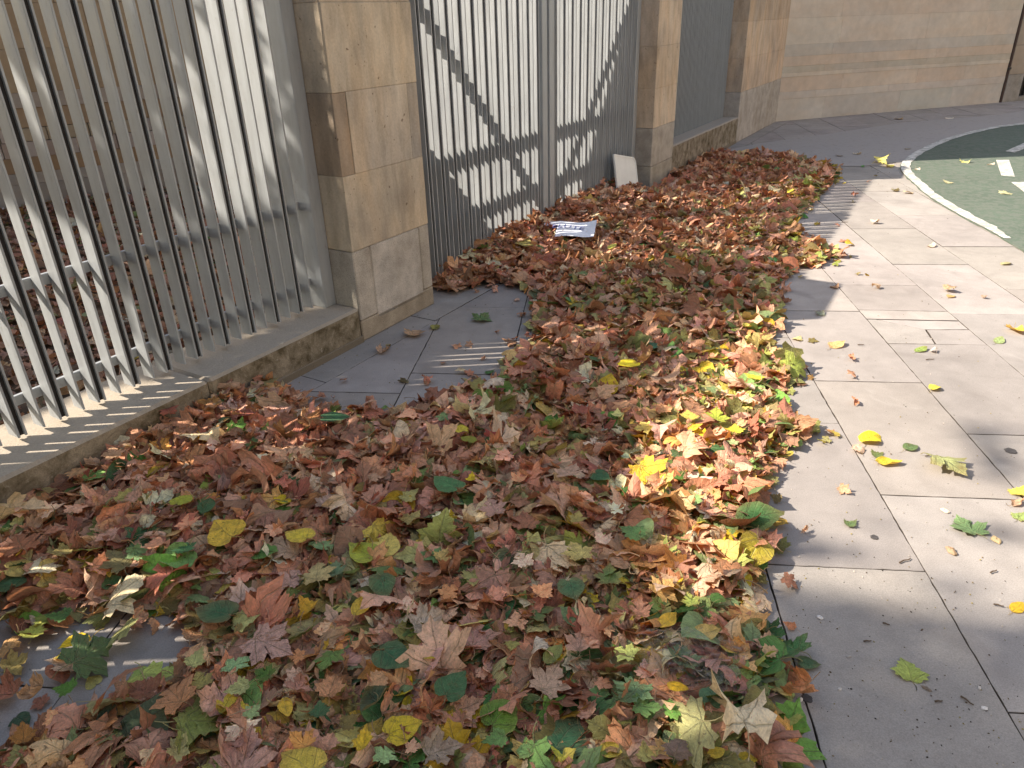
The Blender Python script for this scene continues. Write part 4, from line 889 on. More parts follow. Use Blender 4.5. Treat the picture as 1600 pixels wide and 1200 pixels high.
HG = [
 (1358, 685, 48, 'oval', 'yellow', 0, .35, 'bright yellow domed leaf on the pavement', (.70, .56, .04)),
 (1340, 700, 36, 'planeb', 'brown', 170, .3, 'pale pinkish leaf under the bright yellow domed leaf', (.58, .42, .32)),
 (1385, 720, 44, 'oval', 'yellow', -40, .6, 'yellow and brown rolled leaf right of the domed yellow leaf', (.55, .42, .05)),
 (1372, 708, 28, 'planeb', 'green', -10, .3, 'dark green bit of leaf between the two yellow leaves', (.12, .17, .06)),
 (1422, 697, 32, 'oval', 'green', -15, .12, 'small dark green oval leaf on the open pavement', (.09, .15, .06)),
 (1478, 728, 74, 'plane', 'lime', -70, .28, 'large pale green plane leaf lying on the sunny pavement', (.30, .34, .15)),
 (1514, 820, 60, 'plane', 'green', 175, .15, 'green leaf with straight pale stalk on the right pavement', (.15, .25, .11)),
 (1592, 766, 40, 'planeb', 'yellow', 20, .3, 'yellow leaf at the right edge of the frame beside the joint', (.60, .52, .10)),
 (1588, 783, 30, 'oval', 'brown', 0, .8, 'curled tan leaf below the yellow leaf at the right edge', (.46, .30, .20)),
 (1596, 804, 34, 'planeb', 'lime', 0, .15, 'light green leaf cut by the right edge', (.26, .36, .12)),
 (1422, 1046, 62, 'planeb', 'lime', 130, .22, 'broken yellow green leaf alone on the shaded slab', (.30, .38, .10)),
 (1590, 947, 34, 'oval', 'orange', 0, .1, 'square-ended amber yellow leaf at the right edge', (.66, .43, .04)),
 (1263, 1034, 34, 'heart', 'green', -60, .2, 'small green leaf with dark stalk beside the pile', (.07, .16, .08)),
 (1330, 815, 34, 'planeb', 'green', 0, .3, 'thin faded green leaf in the soft shade', (.10, .17, .07)),
 (1305, 537, 34, 'oval', 'orange', 0, .4, 'peach coloured leaf on the sunny slab', (.58, .38, .17)),
 (1246, 527, 26, 'planeb', 'yellow', 60, .2, 'pale yellow ribbed leaf just outside the pile', (.60, .54, .26)),
 (1460, 605, 28, 'oval', 'yellow', 0, .4, 'small folded yellow leaf on a paving joint', (.58, .50, .08)),
 (1438, 545, 26, 'oval', 'green', -10, .2, 'little green leaf beside a white fleck', (.20, .30, .08)),
 (1460, 547, 20, 'planeb', 'brown', 0, .6, 'whitish dry fleck of leaf beside the little green leaf', (.62, .56, .50)),
 (1588, 515, 50, 'planeb', 'orange', 0, .45, 'orange yellow leaf entering from the right edge', (.66, .42, .08)),
 (1562, 531, 26, 'oval', 'green', -5, .2, 'thin green leaf left of the orange yellow one', (.24, .32, .14)),
 (1572, 410, 24, 'oval', 'olive', 0, .4, 'dull folded leaf near the green lane', (.36, .34, .18)),
 (1484, 452, 30, 'planeb', 'brown', 0, .6, 'pair of dry brown leaves lying together', (.36, .25, .16)),
 (1485, 461, 18, 'oval', 'orange', 5, .5, 'small rolled amber leaf under the dry brown pair', (.50, .33, .14)),
 (1538, 463, 14, 'planeb', 'brown', 0, .7, 'tiny shrivelled leaf on the far sunny slab', (.40, .28, .22)),
 (1370, 448, 24, 'planeb', 'brown', 0, .6, 'pale tan curled leaf near the pillar shadow', (.56, .42, .30)),
 (1305, 447, 24, 'planeb', 'brown', -10, .5, 'brown leaf at the corner of the pillar shadow', (.36, .22, .14)),
 (1283, 488, 24, 'planeb', 'green', 0, .4, 'grey green leaf inside the pillar shadow', (.20, .24, .19)),
 (1455, 383, 18, 'oval', 'brown', 0, .5, 'small pale leaf on the far joint', (.60, .47, .35)),
 (1366, 347, 18, 'oval', 'brown', 0, .5, 'whitish curled leaf near the far lane line', (.66, .55, .45)),
 (1400, 297, 22, 'planeb', 'olive', 0, .6, 'dull olive leaf touching the white line', (.28, .26, .14)),
 (1420, 300, 20, 'planeb', 'brown', 0, .6, 'light brown leaf against the white line', (.50, .40, .26)),
 (1376, 253, 30, 'planeb', 'yellow', -10, .6, 'sunlit yellow cluster leaf near the shadow edge', (.60, .55, .16)),
 (1388, 258, 24, 'oval', 'yellow', -40, .4, 'yellow leaf tip beside the sunlit cluster', (.58, .52, .12)),
 (1508, 253, 26, 'planeb', 'yellow', 80, .6, 'pale yellow upright leaf on the green lane', (.58, .56, .20)),
 (1482, 285, 22, 'planeb', 'olive', 0, .6, 'small tan leaf flat on the green lane', (.50, .48, .28)),
 (1573, 302, 26, 'planeb', 'olive', 0, .5, 'khaki folded leaf on the green lane at the right', (.42, .42, .24)),
 (1546, 257, 16, 'oval', 'brown', 0, .6, 'small white-brown leaf beside the lane marking', (.52, .48, .40)),
 (1432, 265, 16, 'oval', 'brown', 0, .6, 'light leaf just inside the white line', (.55, .50, .42)),
 (648, 520, 40, 'plane', 'brown', 20, .35, 'tan plane leaf on the border joint near the pillar foot', (.46, .30, .19)),
 (600, 546, 36, 'plane', 'brown', 0, .45, 'tan leaf nearer the plinth on the shaded paving', (.44, .29, .20)),
 (753, 497, 36, 'plane', 'green', 10, .4, 'crumpled green leaf alone on the shaded bare slab', (.10, .17, .07)),
 (630, 594, 26, 'planeb', 'olive', 60, .6, 'small folded grey leaf beside the light streaks', (.20, .19, .12)),
 (607, 541, 16, 'oval', 'olive', 0, .8, 'tiny curled olive leaf beside the nearer tan leaf', (.24, .21, .13)),
 (680, 510, 26, 'oval', 'olive', 20, .3, 'olive strip of leaf pointing along the joint', (.22, .22, .07)),
 (60, 1095, 36, 'plane', 'brown', 200, .12, 'small terracotta leaf with long stalk on the bare dark paving', (.36, .15, .10)),
 (143, 1062, 26, 'heart', 'yellow', 180, .05, 'tiny pale yellow round leaf on the bare dark paving', (.50, .46, .16)),
 (30, 1125, 34, 'heart', 'green', -60, .2, 'dark green leaf lying low at the bottom left', (.05, .10, .06)),
 (70, 1145, 50, 'planeb', 'green', 190, .15, 'grey green pointed leaf at the bottom left', (.13, .20, .12)),
 (120, 1030, 46, 'planeb', 'brown', 190, .25, 'pinkish leaf catching a stripe of sun at left', (.44, .26, .20)),
 (1240, 1190, 60, 'planeb', 'lime', 0, .2, 'bright green leaf peeping in at the bottom edge', (.22, .34, .07)),
 (1340, 240, 18, 'planeb', 'brown', 0, .6, 'pale scrap of leaf in the far shade', (.50, .45, .36)),
 (1312, 243, 16, 'planeb', 'brown', 0, .7, 'dark leaf left of the pale scrap in the far shade', (.12, .09, .06)),
 (1405, 185, 22, 'planeb', 'brown', 0, .6, 'brown leaf lying near the foot of the far wall', (.30, .22, .14)),
 (1482, 184, 18, 'oval', 'brown', 0, .4, 'whitish flat leaf by the far wall', (.60, .56, .48)),
 (1418, 232, 14, 'oval', 'brown', 0, .5, 'small pale leaf on the asphalt left of the line', (.45, .40, .30)),
]
for (px, py, sz, kd, ck, hd, cu, lb, cl) in HG: hero(px, py, sz, kd, ck, hd, cu, lb, False, cl)
# other leaves large enough to be told apart on top of the near heap
CW = {'brown': 'brown', 'red': 'dark red', 'orange': 'orange tan', 'yellow': 'yellow', 'olive': 'olive', 'green': 'green', 'lime': 'yellow green'}
used = [(h[0], h[1]) for h in HP]; cnt = 0; tries = 0
while cnt < 128 and tries < 9000:
    tries += 1
    px = rng.uniform(20, 1190); py = rng.uniform(640, 1190) if rng.uniform() < .8 else rng.uniform(560, 700)
    x, y = at(px, py, .07)
    if not inpoly(OUT, np.array([x]), np.array([y]))[0] or edged(OUT, np.array([x]), np.array([y]))[0] < .06 or inpoly(SEMI, np.array([x]), np.array([y]))[0]: continue
    if min((px - a) ** 2 + ((py - b_) * 1.3) ** 2 for a, b_ in used) < 42 ** 2: continue
    used.append((px, py)); ix, cc = pick_colours(np.array([x]), np.array([y]), rng); ck = KEYS[ix[0]]
    kd = 'heart' if ck in ('green', 'yellow') and rng.uniform() < .4 else ('plane' if rng.uniform() < .6 else 'planeb')
    side = 'near the fence side of the pile' if px < 420 else ('in the middle of the pile' if px < 850 else 'towards the pavement side of the pile')
    dist_w = 'foreground' if py > 950 else ('mid-distance' if py > 780 else 'farther')
    shp = 'heart-shaped' if kd == 'heart' else 'lobed'; lab = f'{CW[ck]} {shp} leaf {side}, in its {dist_w} part'
    o = hero(px, py, float(np.clip(rng.normal(49, 9), 32, 66)) * (.62 + .38 * (py - 560) / 640), kd, ck, float(rng.uniform(0, 360)), float(CURL[ix[0]] * rng.uniform(.2, .75)), lab, True, tuple(cc[0]), dz=.030)
    o['group'] = lab.split(' leaf ')[0] + ' leaves ' + side; cnt += 1
print('auto leaves', cnt)

# ------------------------------------------------------------------ small objects
# white panel leaning on the gate
def panel():
    w_, h_, r_ = .44, .42, .05; pts = [(0, 0), (w_, 0)]
    for i in range(7): a = i / 6 * math.pi / 2; pts.append((w_ - r_ + r_ * math.cos(a), h_ - r_ + r_ * math.sin(a)))
    for i in range(4): a = math.pi / 2 + i / 3 * math.pi / 2; pts.append((.012 + .012 * math.cos(a), h_ - .012 + .012 * math.sin(a)))
    n = len(pts); T = .012; b = MB(); V = [(x, 0, z) for x, z in pts] + [(x, T, z) for x, z in pts]
    b.poly(V, [tuple(range(n)), tuple(range(2 * n - 1, n - 1, -1))] + [(i, n + i, n + (i + 1) % n, (i + 1) % n) for i in range(n)])
    r = MB(); pr = [(w_ / 2 + (x - w_ / 2) * .93, h_ / 2 + (z - h_ / 2) * .93) for x, z in pts]
    V = [(x, -.004, z) for x, z in pts] + [(x, -.004, z) for x, z in pr] + [(x, -.0005, z) for x, z in pts] + [(x, -.0005, z) for x, z in pr]
    r.poly(V, [(i, (i + 1) % n, n + (i + 1) % n, n + i) for i in range(n)] + [(n + i, n + (i + 1) % n, 3 * n + (i + 1) % n, 3 * n + i) for i in range(n)] + [(i, 2 * n + i, 2 * n + (i + 1) % n, (i + 1) % n) for i in range(n)])
    t = empty('leaning_panel', FW(5.93, -2.50, .02)); b.build('board', M['board'], t); r.build('rim', M['board'], t)
    t.rotation_euler = Matrix.Rotation(FROT, 4, 'Z').__matmul__(Matrix.Rotation(R(-15), 4, 'X')).__matmul__(Matrix.Rotation(R(13), 4, 'Y')).to_euler()
    tag(t, 'off-white plastic panel with rounded corner leaning against the gate', 'panel')
panel()
def sheet_mesh(w_, h_, nx, ny, fz):
    V = []; Fc = []
    for j in range(ny + 1):
        for i in range(nx + 1): u, v = i / nx, j / ny; V.append(((u - .5) * w_, (v - .5) * h_, fz(u, v)))
    for j in range(ny):
        for i in range(nx): a = j * (nx + 1) + i; Fc.append((a, a + 1, a + nx + 2, a + nx + 1))
    return V, Fc
pa, pb, pc, pd = at(869, 346, .16), at(923, 349, .15), at(929, 369, .13), at(880, 372, .12)
px0, py0 = (pa + pb + pc + pd) / 4; pyaw = math.atan2(pb[1] - pa[1], pb[0] - pa[0]); pw = float(np.hypot(*(pb - pa))) * 1.08; phh = float(np.hypot(*(pd - pa))) * .95
paper = empty('paper_flyer', (px0, py0, float(height(np.array([px0]), np.array([py0]))[0]) + .040), pyaw)
def pz(u, v): return .007 * math.sin(u * 5 + v * 2) + .007 * abs(math.sin(v * 6.5 + u)) + .03 * (v - .5) + .015 * max(0, u - .75) * 2
V, Fc = sheet_mesh(pw, phh, 24, 18, pz); b = MB(); b.poly(V, Fc); po = b.build('sheet', mat_plain('flyer_paper', (.80, .83, .90), .55, .3, 0, 6, .05), paper)
V2, F2 = sheet_mesh(.12, .10, 4, 4, lambda u, v: .01 * u); b = MB(); b.poly([(x - pw / 2 - .045, y + phh / 2 - .05, z + .012) for x, y, z in V2], F2); b.build('torn_corner', po.data.materials[0], paper)
def text(body, size, loc, mat, parent, rz=0.0, zf=None):
    cu = bpy.data.curves.new('t', 'FONT'); cu.body = body; cu.size = size; cu.align_x = 'CENTER'; cu.resolution_u = 2
    tmp = bpy.data.objects.new('t', cu); COL.objects.link(tmp); dg_ = bpy.context.evaluated_depsgraph_get(); dg_.update()
    me = bpy.data.meshes.new_from_object(tmp.evaluated_get(dg_)); bpy.data.objects.remove(tmp)
    for v in me.vertices:
        x, y = v.co.x * math.cos(rz) - v.co.y * math.sin(rz), v.co.x * math.sin(rz) + v.co.y * math.cos(rz); v.co = (x + loc[0], y + loc[1], 0)
        v.co.z = zf(v.co.x, v.co.y) + .0015
    return link('printed_text', me, mat, parent)
text('ELUTE', .085, (-.060, .0), mat_plain('print_ink', (.16, .19, .42), .6), paper, R(-4), lambda x, y: pz(x / pw + .5, y / phh + .5) + .0015)
tag(paper, 'crumpled bluish white printed flyer lying on the leaves by the gate', 'paper')
# crumpled clear film over the wet green leaves
tf = NT('clear_film'); n_ = tf.noise(tf.obj(), 26, 4, .6, 1.5); tf.bump(n_, 1.0, .02); setb(tf, (.9, .93, .95), .06, .8)
tb = tf.n('ShaderNodeBsdfTransparent'); gl = tf.n('ShaderNodeLayerWeight'); gl.inputs[0].default_value = .35
ms = tf.n('ShaderNodeMixShader'); tf.l(tf.math('MULTIPLY_ADD', gl.outputs['Facing'], .16, .03), ms.inputs[0]); tf.l(tb.outputs[0], ms.inputs[1]); gg = tf.n('ShaderNodeBsdfGlossy'); gg.inputs['Roughness'].default_value = .08; tf.l(tf.b.inputs['Normal'].links[0].from_socket, gg.inputs['Normal']); tf.l(gg.outputs[0], ms.inputs[2]); tf.l(ms.outputs[0], tf.out.inputs[0])
fx, fy = at(1075, 1040, .09)
V, Fc = sheet_mesh(.24, .15, 44, 30, lambda u, v: .012 * math.sin(u * 19 + v * 5) * math.sin(v * 9 + 1) + .006 * math.sin(u * 43 - v * 31) + .012 * math.sin(u * 3.1) + .004 * math.sin(v * 70 + u * 20))
V = [(x * (1 + .12 * math.sin(y * 40)), y * (1 + .15 * math.sin(x * 30 + 1)), z) for x, y, z in V]
me = bpy.data.meshes.new('plastic_film'); me.from_pydata(V, [], Fc); me.polygons.foreach_set('use_smooth', [True] * len(Fc)); fo = link('plastic_film', me, tf.m)
fo.location = (fx, fy, .118); fo.rotation_euler = (R(4), R(-3), R(-20)); tag(fo, 'crumpled clear plastic film glinting over green leaves near the bottom right', 'plastic film')
# white scrap at the middle pillar's foot
sx, sy = at(992, 300, .03); V, Fc = sheet_mesh(.17, .05, 12, 5, lambda u, v: .02 * math.sin(u * 3.1) + .008 * v)
me = bpy.data.meshes.new('white_scrap'); me.from_pydata(V, [], Fc); o = link('white_scrap', me, M['board']); md = o.modifiers.new('s', 'SOLIDIFY'); md.thickness = .003
o.location = (sx, sy, .05); o.rotation_euler = (0, 0, R(-12)); tag(o, 'thin white scrap lying by the foot of the middle pillar', 'scrap')
# weed tuft at the plinth
def tube(P, r0, r1, n=5):
    b = MB(); V = []; K = len(P)
    for i, p in enumerate(P):
        a = P[max(i - 1, 0)]; c = P[min(i + 1, K - 1)]; d = (Vector(c) - Vector(a)).normalized(); s = d.orthogonal().normalized(); t_ = d.cross(s); r_ = r0 + (r1 - r0) * i / (K - 1)
        for j in range(n): an = j * 2 * math.pi / n; V.append(tuple(Vector(p) + s * math.cos(an) * r_ + t_ * math.sin(an) * r_))
    Fc = [(i * n + j, i * n + (j + 1) % n, (i + 1) * n + (j + 1) % n, (i + 1) * n + j) for i in range(K - 1) for j in range(n)] + [tuple(range(n))[::-1], tuple((K - 1) * n + j for j in range(n))]
    b.poly(V, Fc); return b
# twigs, seed husks, gum spots on the slabs
TW = [(1414, 878, 24, 20, 'short pale twig on the shaded slab at right', 'twig'), (1466, 1098, 12, 0, 'black twig bit right of the broken green leaf', 'twig'), (1510, 1097, 20, -60, 'thin twig with pale tip at the lower right', 'twig'),
      (1355, 1004, 12, 0, 'tiny twig left of the broken green leaf', 'twig'), (1384, 977, 10, -30, 'dark splinter above the broken green leaf', 'twig'), (1138, 782, 18, -5, 'flat dark twig touching the right rim of the pile', 'twig'),
      (1552, 895, 14, 20, 'twig scrap near the amber leaf', 'twig'), (1560, 948, 14, -25, 'dark twig left of the amber leaf', 'twig'), (1455, 714, 20, 0, 'reddish leaf stalk left of the large pale green leaf', 'leaf stalk'),
      (1345, 540, 10, 0, 'brown stick end beside the peach coloured leaf', 'twig'), (1453, 563, 14, 5, 'dark seed pod on the sunny slab', 'twig'), (1320, 348, 10, 0, 'little dark stick on the far sunny slab', 'twig')]
for px, py, sz, hd, lb, ct in TW:
    x, y = at(px, py); d = _x[2] * x + _y[2] * y + _u[2] * (-CAM_H); L = sz * d / F_PX; b = tube([(-L / 2, 0, .003), (-L * .1, L * .05, .004), (L * .25, -.02 * L, .0035), (L / 2, .06 * L, .003)], .0024, .0016)
    o = b.build('twig' if ct == 'twig' else 'leaf_stalk', M['twig']); o.location = (x, y, .002); o.rotation_euler = (0, 0, R(hd)); tag(o, lb, ct, 'twigs on the pavement')
SD = [(1476, 799, 15, 'pale papery husk on the sunlit slab', (.6, .5, .4)), (1486, 862, 22, 'brown husk on the shaded slab', (.32, .22, .14)), (1556, 845, 20, 'curled tan ring of bark at the right', (.50, .38, .22)), (1447, 1077, 14, 'dark acorn-like husk under the broken green leaf', (.20, .16, .13)), (1281, 966, 12, 'small white chip on the shaded slab', (.70, .68, .66)), (1538, 1108, 12, 'white chip near the lower right joint', (.68, .66, .64)),
      (1250, 1095, 12, 'white chip on the joint beside a dark spot', (.70, .68, .65)), (1312, 1078, 8, 'small pale stone by the lower slabs', (.62, .58, .54)), (1530, 1076, 8, 'tiny pale stone right of the broken green leaf', (.62, .58, .54)), (1326, 1027, 8, 'speckled grit on the middle of the shaded slab', (.4, .38, .36)), (1415, 875, 0, '', None)]
for px, py, sz, lb, cl in SD:
    if not sz: continue
    x, y = at(px, py); d = _x[2] * x + _y[2] * y + _u[2] * (-CAM_H); L = sz * d / F_PX / 2; V = []; Fc = []; nn, mm2 = 8, 5
    for j in range(mm2):
        a = j / (mm2 - 1) * math.pi / 2
        for i in range(nn): q = i * 2 * math.pi / nn; rr = L * math.cos(a) * (1 + .25 * math.sin(q * 2 + px)); V.append((rr * math.cos(q), .6 * rr * math.sin(q), L * .45 * math.sin(a) + .001 + .1 * L * math.sin(q * 3)))
    Fc = [(j * nn + i, j * nn + (i + 1) % nn, (j + 1) * nn + (i + 1) % nn, (j + 1) * nn + i) for j in range(mm2 - 1) for i in range(nn)]
    b = MB(); b.poly(V, Fc); o = b.build('husk' if 'husk' in lb else ('bark_curl' if 'bark' in lb else 'stone_chip'), mat_plain('husk_tone', cl, .75, .2, 0, 80, .2)); o.location = (x, y, .0015); o.rotation_euler = (0, 0, random.uniform(0, 6))
    tag(o, lb, 'husk' if 'husk' in lb else ('bark' if 'bark' in lb else 'chip'))
for px, py, sz, lb in [(1261, 1092, 17, 'round dark chewing gum spot beside the joint'), (1579, 705, 18, 'dark oval stain spot in the shade at the right'), (1366, 840, 12, 'faint gum spot near the joint in the soft shade')]:
    x, y = at(px, py); d = _x[2] * x + _y[2] * y + _u[2] * (-CAM_H); L = sz * d / F_PX / 2; nn = 18; P = [(L * (1 + .1 * math.sin(i * 2.1)) * math.cos(i * 2 * math.pi / nn), L * (1 + .1 * math.cos(i * 1.7)) * math.sin(i * 2 * math.pi / nn)) for i in range(nn)]
    b = MB(); b.poly([(a, c, .0) for a, c in P] + [(a * .85, c * .85, .0022) for a, c in P], [(i, (i + 1) % nn, nn + (i + 1) % nn, nn + i) for i in range(nn)] + [tuple(range(nn, 2 * nn))])
    o = b.build('gum_spot', M['gum']); o.location = (x, y, .0015); tag(o, lb, 'gum spot')
# fine grit and leaf crumbs everywhere on the paving: nobody could count them
b = MB()
for i in range(950):
    if i < 500: px, py = random.uniform(1150, 1640), 250 + 950 * random.random() ** .7
    else: px, py = random.uniform(450, 900), random.uniform(430, 660)
    if i > 780: px, py = random.uniform(1150, 1600), random.uniform(185, 300)
    x, y = at(px, py); a = random.uniform(0, 6.3); r_ = random.uniform(.0009, .0033) * (1 + .12 * y); q = random.uniform(.25, .9)
    tn = random.choice([(.10, .07, .05), (.14, .10, .06), (.5, .45, .4), (.25, .2, .13), (.06, .05, .045), (.32, .26, .1)])
    P = [(x + r_ * math.cos(a), y + r_ * math.sin(a), .0145 if (x > 3.5 and y < 9) else .002), (x - q * r_ * math.sin(a), y + q * r_ * math.cos(a), .002), (x - r_ * math.cos(a), y - r_ * math.sin(a), .002), (x + q * r_ * math.sin(a), y - q * r_ * math.cos(a), .002), (x, y, .0035 + r_ * .4)]
    b.poly(P, [(0, 1, 4), (1, 2, 4), (2, 3, 4), (3, 0, 4)], tn)
tcr = NT('crumbs'); setb(tcr, tcr.attr('tint'), .9, .2)
tag(b.build('crumbs', tcr.m), kind='stuff', label='fine grit and leaf crumbs strewn over the paving', cat='debris')

# ------------------------------------------------------------------ trees whose crowns dapple the light (they stand in the garden, off to the left)
FPA = np.array([(315, -30), (480, -30), (478, 180), (440, 270), (385, 375), (330, 330), (300, 130)], float)
FPB = np.array([(-80, 330), (60, 330), (170, 360), (205, 480), (262, 560), (250, 640), (-80, 900)], float)
FPC = np.array([(30, 110), (55, 120), (95, 240), (80, 260), (25, 170)], float)
SUNNY = np.array([(985, 560), (1000, 500), (1210, 440), (1320, 400), (1640, 400), (1640, 640), (1500, 690), (1400, 770), (1330, 740), (1190, 760), (1185, 850), (1000, 800)], float)
def shade_mask(x, y):
    """wanted share of leaf cover, as seen from the sun, over a spot of ground"""
    mm = x * N2[0] + y * N2[1]; kk = x * D2[0] + y * D2[1]; zf = (mm + 2.7) * 1.05; kf = kk - .683 * (mm + 2.7)
    px, py = proj(x, y, 0.0); s = np.full(x.shape, .0)
    # open pavement
    g_ = np.clip((py - 860) / 90, 0, 1) * .96
    for cx, cy, rx, ry, a in ((1290, 838, 150, 62, .75), (1570, 692, 110, 50, .8), (1600, 800, 60, 80, .4), (1400, 1050, 500, 140, .45), (1250, 650, 60, 16, .4), (1170, 770, 90, 22, .55)):
        g_ = np.maximum(g_, a * np.exp(-(((px - cx) / rx) ** 2 + ((py - cy) / ry) ** 2) ** 1.5))
    for cx, cy, rx, ry, a in ((1560, 920, 100, 34, .85), (1330, 900, 110, 22, .5), (1470, 860, 80, 40, .5), (1100, 860, 60, 30, .35)):
        g_ = g_ * (1 - a * np.exp(-((px - cx) / rx) ** 2 - ((py - cy) / ry) ** 2))
    g_ = np.where((px > 840) & (px < 1200), g_ * .80, g_); g_ = np.where(y < 1.0, np.maximum(g_, .75), g_); s = g_
    s = np.where(inpoly(SUNNY, px, py), s * .15, s)
    # left ground behind the fence shadow
    near = (kf < 2.7) & (mm < -.6)
    s = np.where(near & (mm > -1.2), np.maximum(s, .80), s)
    s = np.where((px > 780) & (px < 1010) & (py > 540) & (py < 900), np.maximum(s, .45), s)
    s = np.where((kf < 2.7) & (mm > -.95) & (mm < -.45) & (py > 620) & (px < 980), np.maximum(s, .7), s)
    # what falls on the near fence
    fx_, fy_ = proj(D2[0] * kf + N2[0] * -2.7, D2[1] * kf + N2[1] * -2.7, zf)
    lit_ = inpoly(FPA, fx_, fy_) | inpoly(FPB, fx_, fy_) | inpoly(FPC, fx_, fy_)
    s = np.where((zf > -.3) & (zf < 2.3) & (kf < 2.62), np.where(lit_, .0, .985), s)
    s = np.where(inpoly(SUNNY, px, py) & (mm > -1.1), 0.0, s)
    # the gate: light reaches a wide V
    gate = (kf > 3.1) & (kf < 6.75) & (zf > -.3) & (zf < 2.2)
    dark = ((zf < 1.16 - (kf - 3.24) * 1.02)) | (zf < .23 + (kf - 5.55) * 1.49) & (kf > 5.2)
    s = np.where(gate, 0.0, s)
    s = np.where((kf > 2.475) & (kf <= 3.1) & (zf > 0) & (zf < 2.2), .97, s)
    s = np.where((px < 340) & (py > 890) & (py < 1050) & (y > .9) & (mm < -.5), .22, s)
    s = np.where(mm < -3.0, .95, s)
    return s, gate
n = 150000; X = rng.uniform(-6.5, 3.8, n); Y = rng.uniform(-1.2, 9.5, n)
mm = X * N2[0] + Y * N2[1]; S, G = shade_mask(X, Y)
S = np.where((mm < -7) | (mm > 3.6) | (Y > 9), 0, S)
# 1 unit of optical depth per ~0.0105 m2 of leaf
area = 10.3 * 10.7 * .66; tau = -np.log(1 - np.clip(S, 0, .985)); per = n / area; A_eff = .0070
acc = rng.uniform(0, 1, n) < tau / (per * np.where(G | ((mm < -.6) & (mm > -2.9)), .0028, A_eff))
X, Y, G = X[acc], Y[acc], G[acc]
Dd = np.where(G, rng.uniform(4.2, 5.6, len(X)), rng.uniform(13, 19, len(X)))
fen = (X * N2[0] + Y * N2[1] < -.6) & (X * N2[0] + Y * N2[1] > -2.9) & ~G; Dd = np.where(fen, rng.uniform(6.0, 8.5, len(X)), Dd)
small = G | fen
PX = np.stack([X - trav.x * Dd, Y - trav.y * Dd, -trav.z * Dd], 1); n = len(X); print('crown leaves', n, 'of accept cap', float((tau / (per * A_eff)).max()))
tp = TP['heart_lo']; L = leaf_batch(tp, n, np.full(n, .4), rng) * (rng.uniform(.11, .17, n) * np.where(small, .62, 1.0))[:, None, None]
Rm = rotmats(rng.uniform(0, 6.28, n), rng.normal(0, .6, n), rng.normal(0, .6, n), rng.uniform(0, 1, n) < .5); Wd = np.einsum('nij,nvj->nvi', Rm, L) + PX[:, None, :]
ti = np.where(G, 0, 1)
colr = np.array([(.055, .09, .025), (.08, .11, .03), (.12, .12, .03), (.045, .075, .02)])[rng.integers(0, 4, n)] * rng.uniform(.8, 1.2, (n, 1))
def tree(label, sel, base, r0, hubs):
    t = empty('plane_tree', base); V = tp['P'].shape[0]; idx = np.nonzero(sel)[0]; q = len(idx); off = np.arange(q)[:, None, None] * V
    tri = np.array([f for f in tp['F'] if len(f) == 3]); qd = np.array([f for f in tp['F'] if len(f) == 4])
    P = Wd[idx] - np.array(base)[None, None]; C_ = np.repeat(colr[idx][:, None], V, 1)
    me = mesh_from('crown', P.reshape(-1, 3), [(tri[None] + off).reshape(-1, 3), (qd[None] + off).reshape(-1, 4)], C_.reshape(-1, 3), uvs(tp, q, rng).reshape(-1, 3), [M['leaf']])
    o = bpy.data.objects.new('crown', me); COL.objects.link(o); o.parent = t
    top_ = Vector(hubs[0]) - Vector(base); b = tube([(0, 0, -.05), (.05, .03, top_.z * .3), (top_.x * .5, top_.y * .5, top_.z * .65), tuple(top_)], r0, r0 * .55, 12); tr = b.build('trunk', M['bark'], t)
    for h_ in hubs[1:]:
        e = Vector(h_) - Vector(base); mid = (top_ + e) / 2 + Vector((0, 0, .25)); s0 = top_ * .97
        tube([tuple(s0), tuple(mid), tuple(e)], r0 * .38, r0 * .12, 8).build('limb', M['bark'], tr)
    tag(t, label, 'tree'); return t
c1 = PX.mean(0)
tree('tall plane tree in the garden whose crown shades the near pile', ti >= 0, (float(c1[0]) - 2.4, float(c1[1]) - 1.5, 0), .28,
     [(float(c1[0]) - 1.5, float(c1[1]) - .8, float(c1[2]) - 1.6), (float(c1[0]) + 1.2, float(c1[1]) + 1.0, float(c1[2]) - .3), (float(c1[0]) - 1, float(c1[1]) + 1.8, float(c1[2]) + .8), (float(c1[0]) + .5, float(c1[1]) - 1.8, float(c1[2]) + .5)])

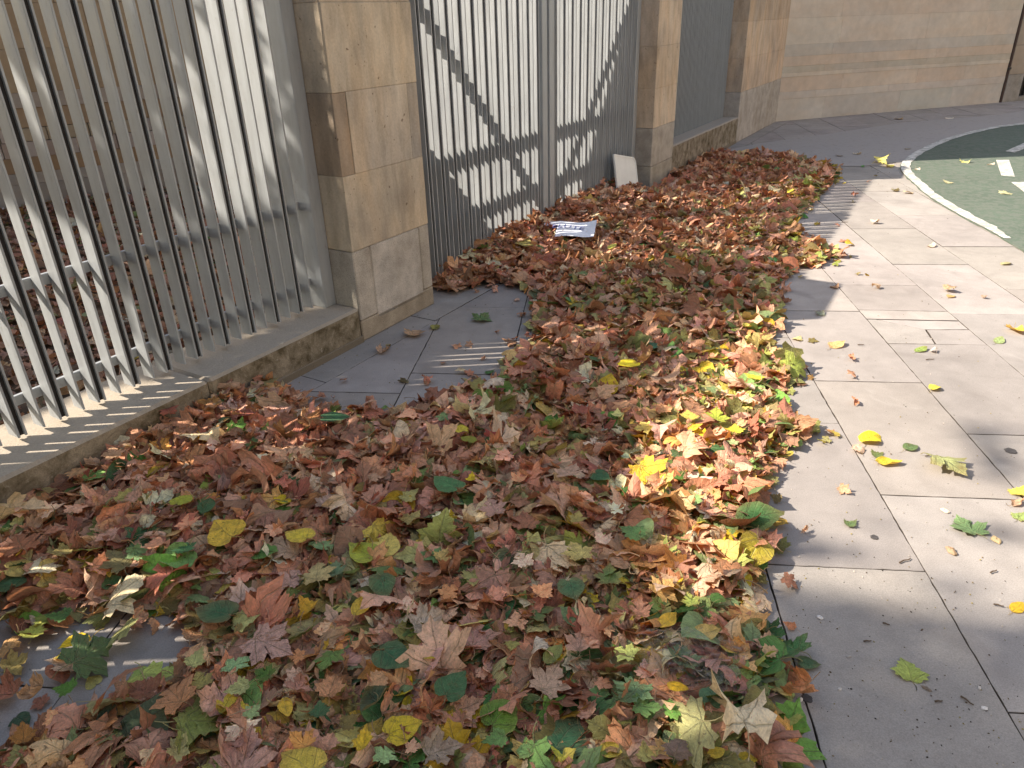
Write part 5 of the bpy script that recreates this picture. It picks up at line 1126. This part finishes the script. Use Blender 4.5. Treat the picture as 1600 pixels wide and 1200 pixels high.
# two more planes beside and behind the viewer: they close off part of the sky
def round_tree(label, base, hc, rad, nleaf, seed):
    rg = np.random.default_rng(seed); t = empty('plane_tree', base); d = rg.normal(0, 1, (nleaf, 3)); d /= np.linalg.norm(d, axis=1)[:, None]
    lump = 1 + .18 * np.sin(d[:, 0] * 5 + seed) * np.sin(d[:, 1] * 4) + .12 * np.sin(d[:, 2] * 9 + d[:, 0] * 7)
    P = d * (rad * lump * rg.uniform(.45, 1, nleaf) ** .6)[:, None] * np.array([1, 1, .85]) + np.array([0, 0, hc]); V = tp['P'].shape[0]
    L = leaf_batch(tp, nleaf, np.full(nleaf, .4), rg) * rg.uniform(.16, .26, nleaf)[:, None, None]
    Rm = rotmats(rg.uniform(0, 6.28, nleaf), rg.normal(0, .6, nleaf), rg.normal(0, .6, nleaf), rg.uniform(0, 1, nleaf) < .5); Wv = np.einsum('nij,nvj->nvi', Rm, L) + P[:, None]
    tri = np.array([f for f in tp['F'] if len(f) == 3]); qd = np.array([f for f in tp['F'] if len(f) == 4]); off = np.arange(nleaf)[:, None, None] * V
    cc = np.array([(.05, .085, .025), (.07, .10, .03), (.11, .11, .03), (.045, .075, .02)])[rg.integers(0, 4, nleaf)] * rg.uniform(.8, 1.2, (nleaf, 1))
    me = mesh_from('crown', Wv.reshape(-1, 3), [(tri[None] + off).reshape(-1, 3), (qd[None] + off).reshape(-1, 4)], np.repeat(cc[:, None], V, 1).reshape(-1, 3), uvs(tp, nleaf, rg).reshape(-1, 3), [M['leaf']])
    o = bpy.data.objects.new('crown', me); COL.objects.link(o); o.parent = t
    tr = tube([(0, 0, -.05), (.04, .02, hc * .3), (-.03, .05, hc * .6), (0, 0, hc)], .19, .09, 12).build('trunk', M['bark'], t)
    for a in range(5): tube([(0, 0, hc * .55), (math.cos(a * 1.3) * rad * .4, math.sin(a * 1.3) * rad * .4, hc * .85), (math.cos(a * 1.3) * rad * .7, math.sin(a * 1.3) * rad * .7, hc + rad * .2)], .06, .02, 7).build('limb', M['bark'], tr)
    tag(t, label, 'tree')
round_tree('round-crowned plane tree in the garden beside the near end of the fence', (-5.4, -3.0, 0), 4.3, 3.5, 13000, 3)
round_tree('round-crowned plane tree on the pavement behind the viewer', (-.8, -6.6, 0), 4.6, 3.5, 12000, 8)
round_tree('dark low plane tree in the garden far beyond the near end of the fence', (-11.5, -3.4, 0), 4.0, 3.6, 12000, 21)
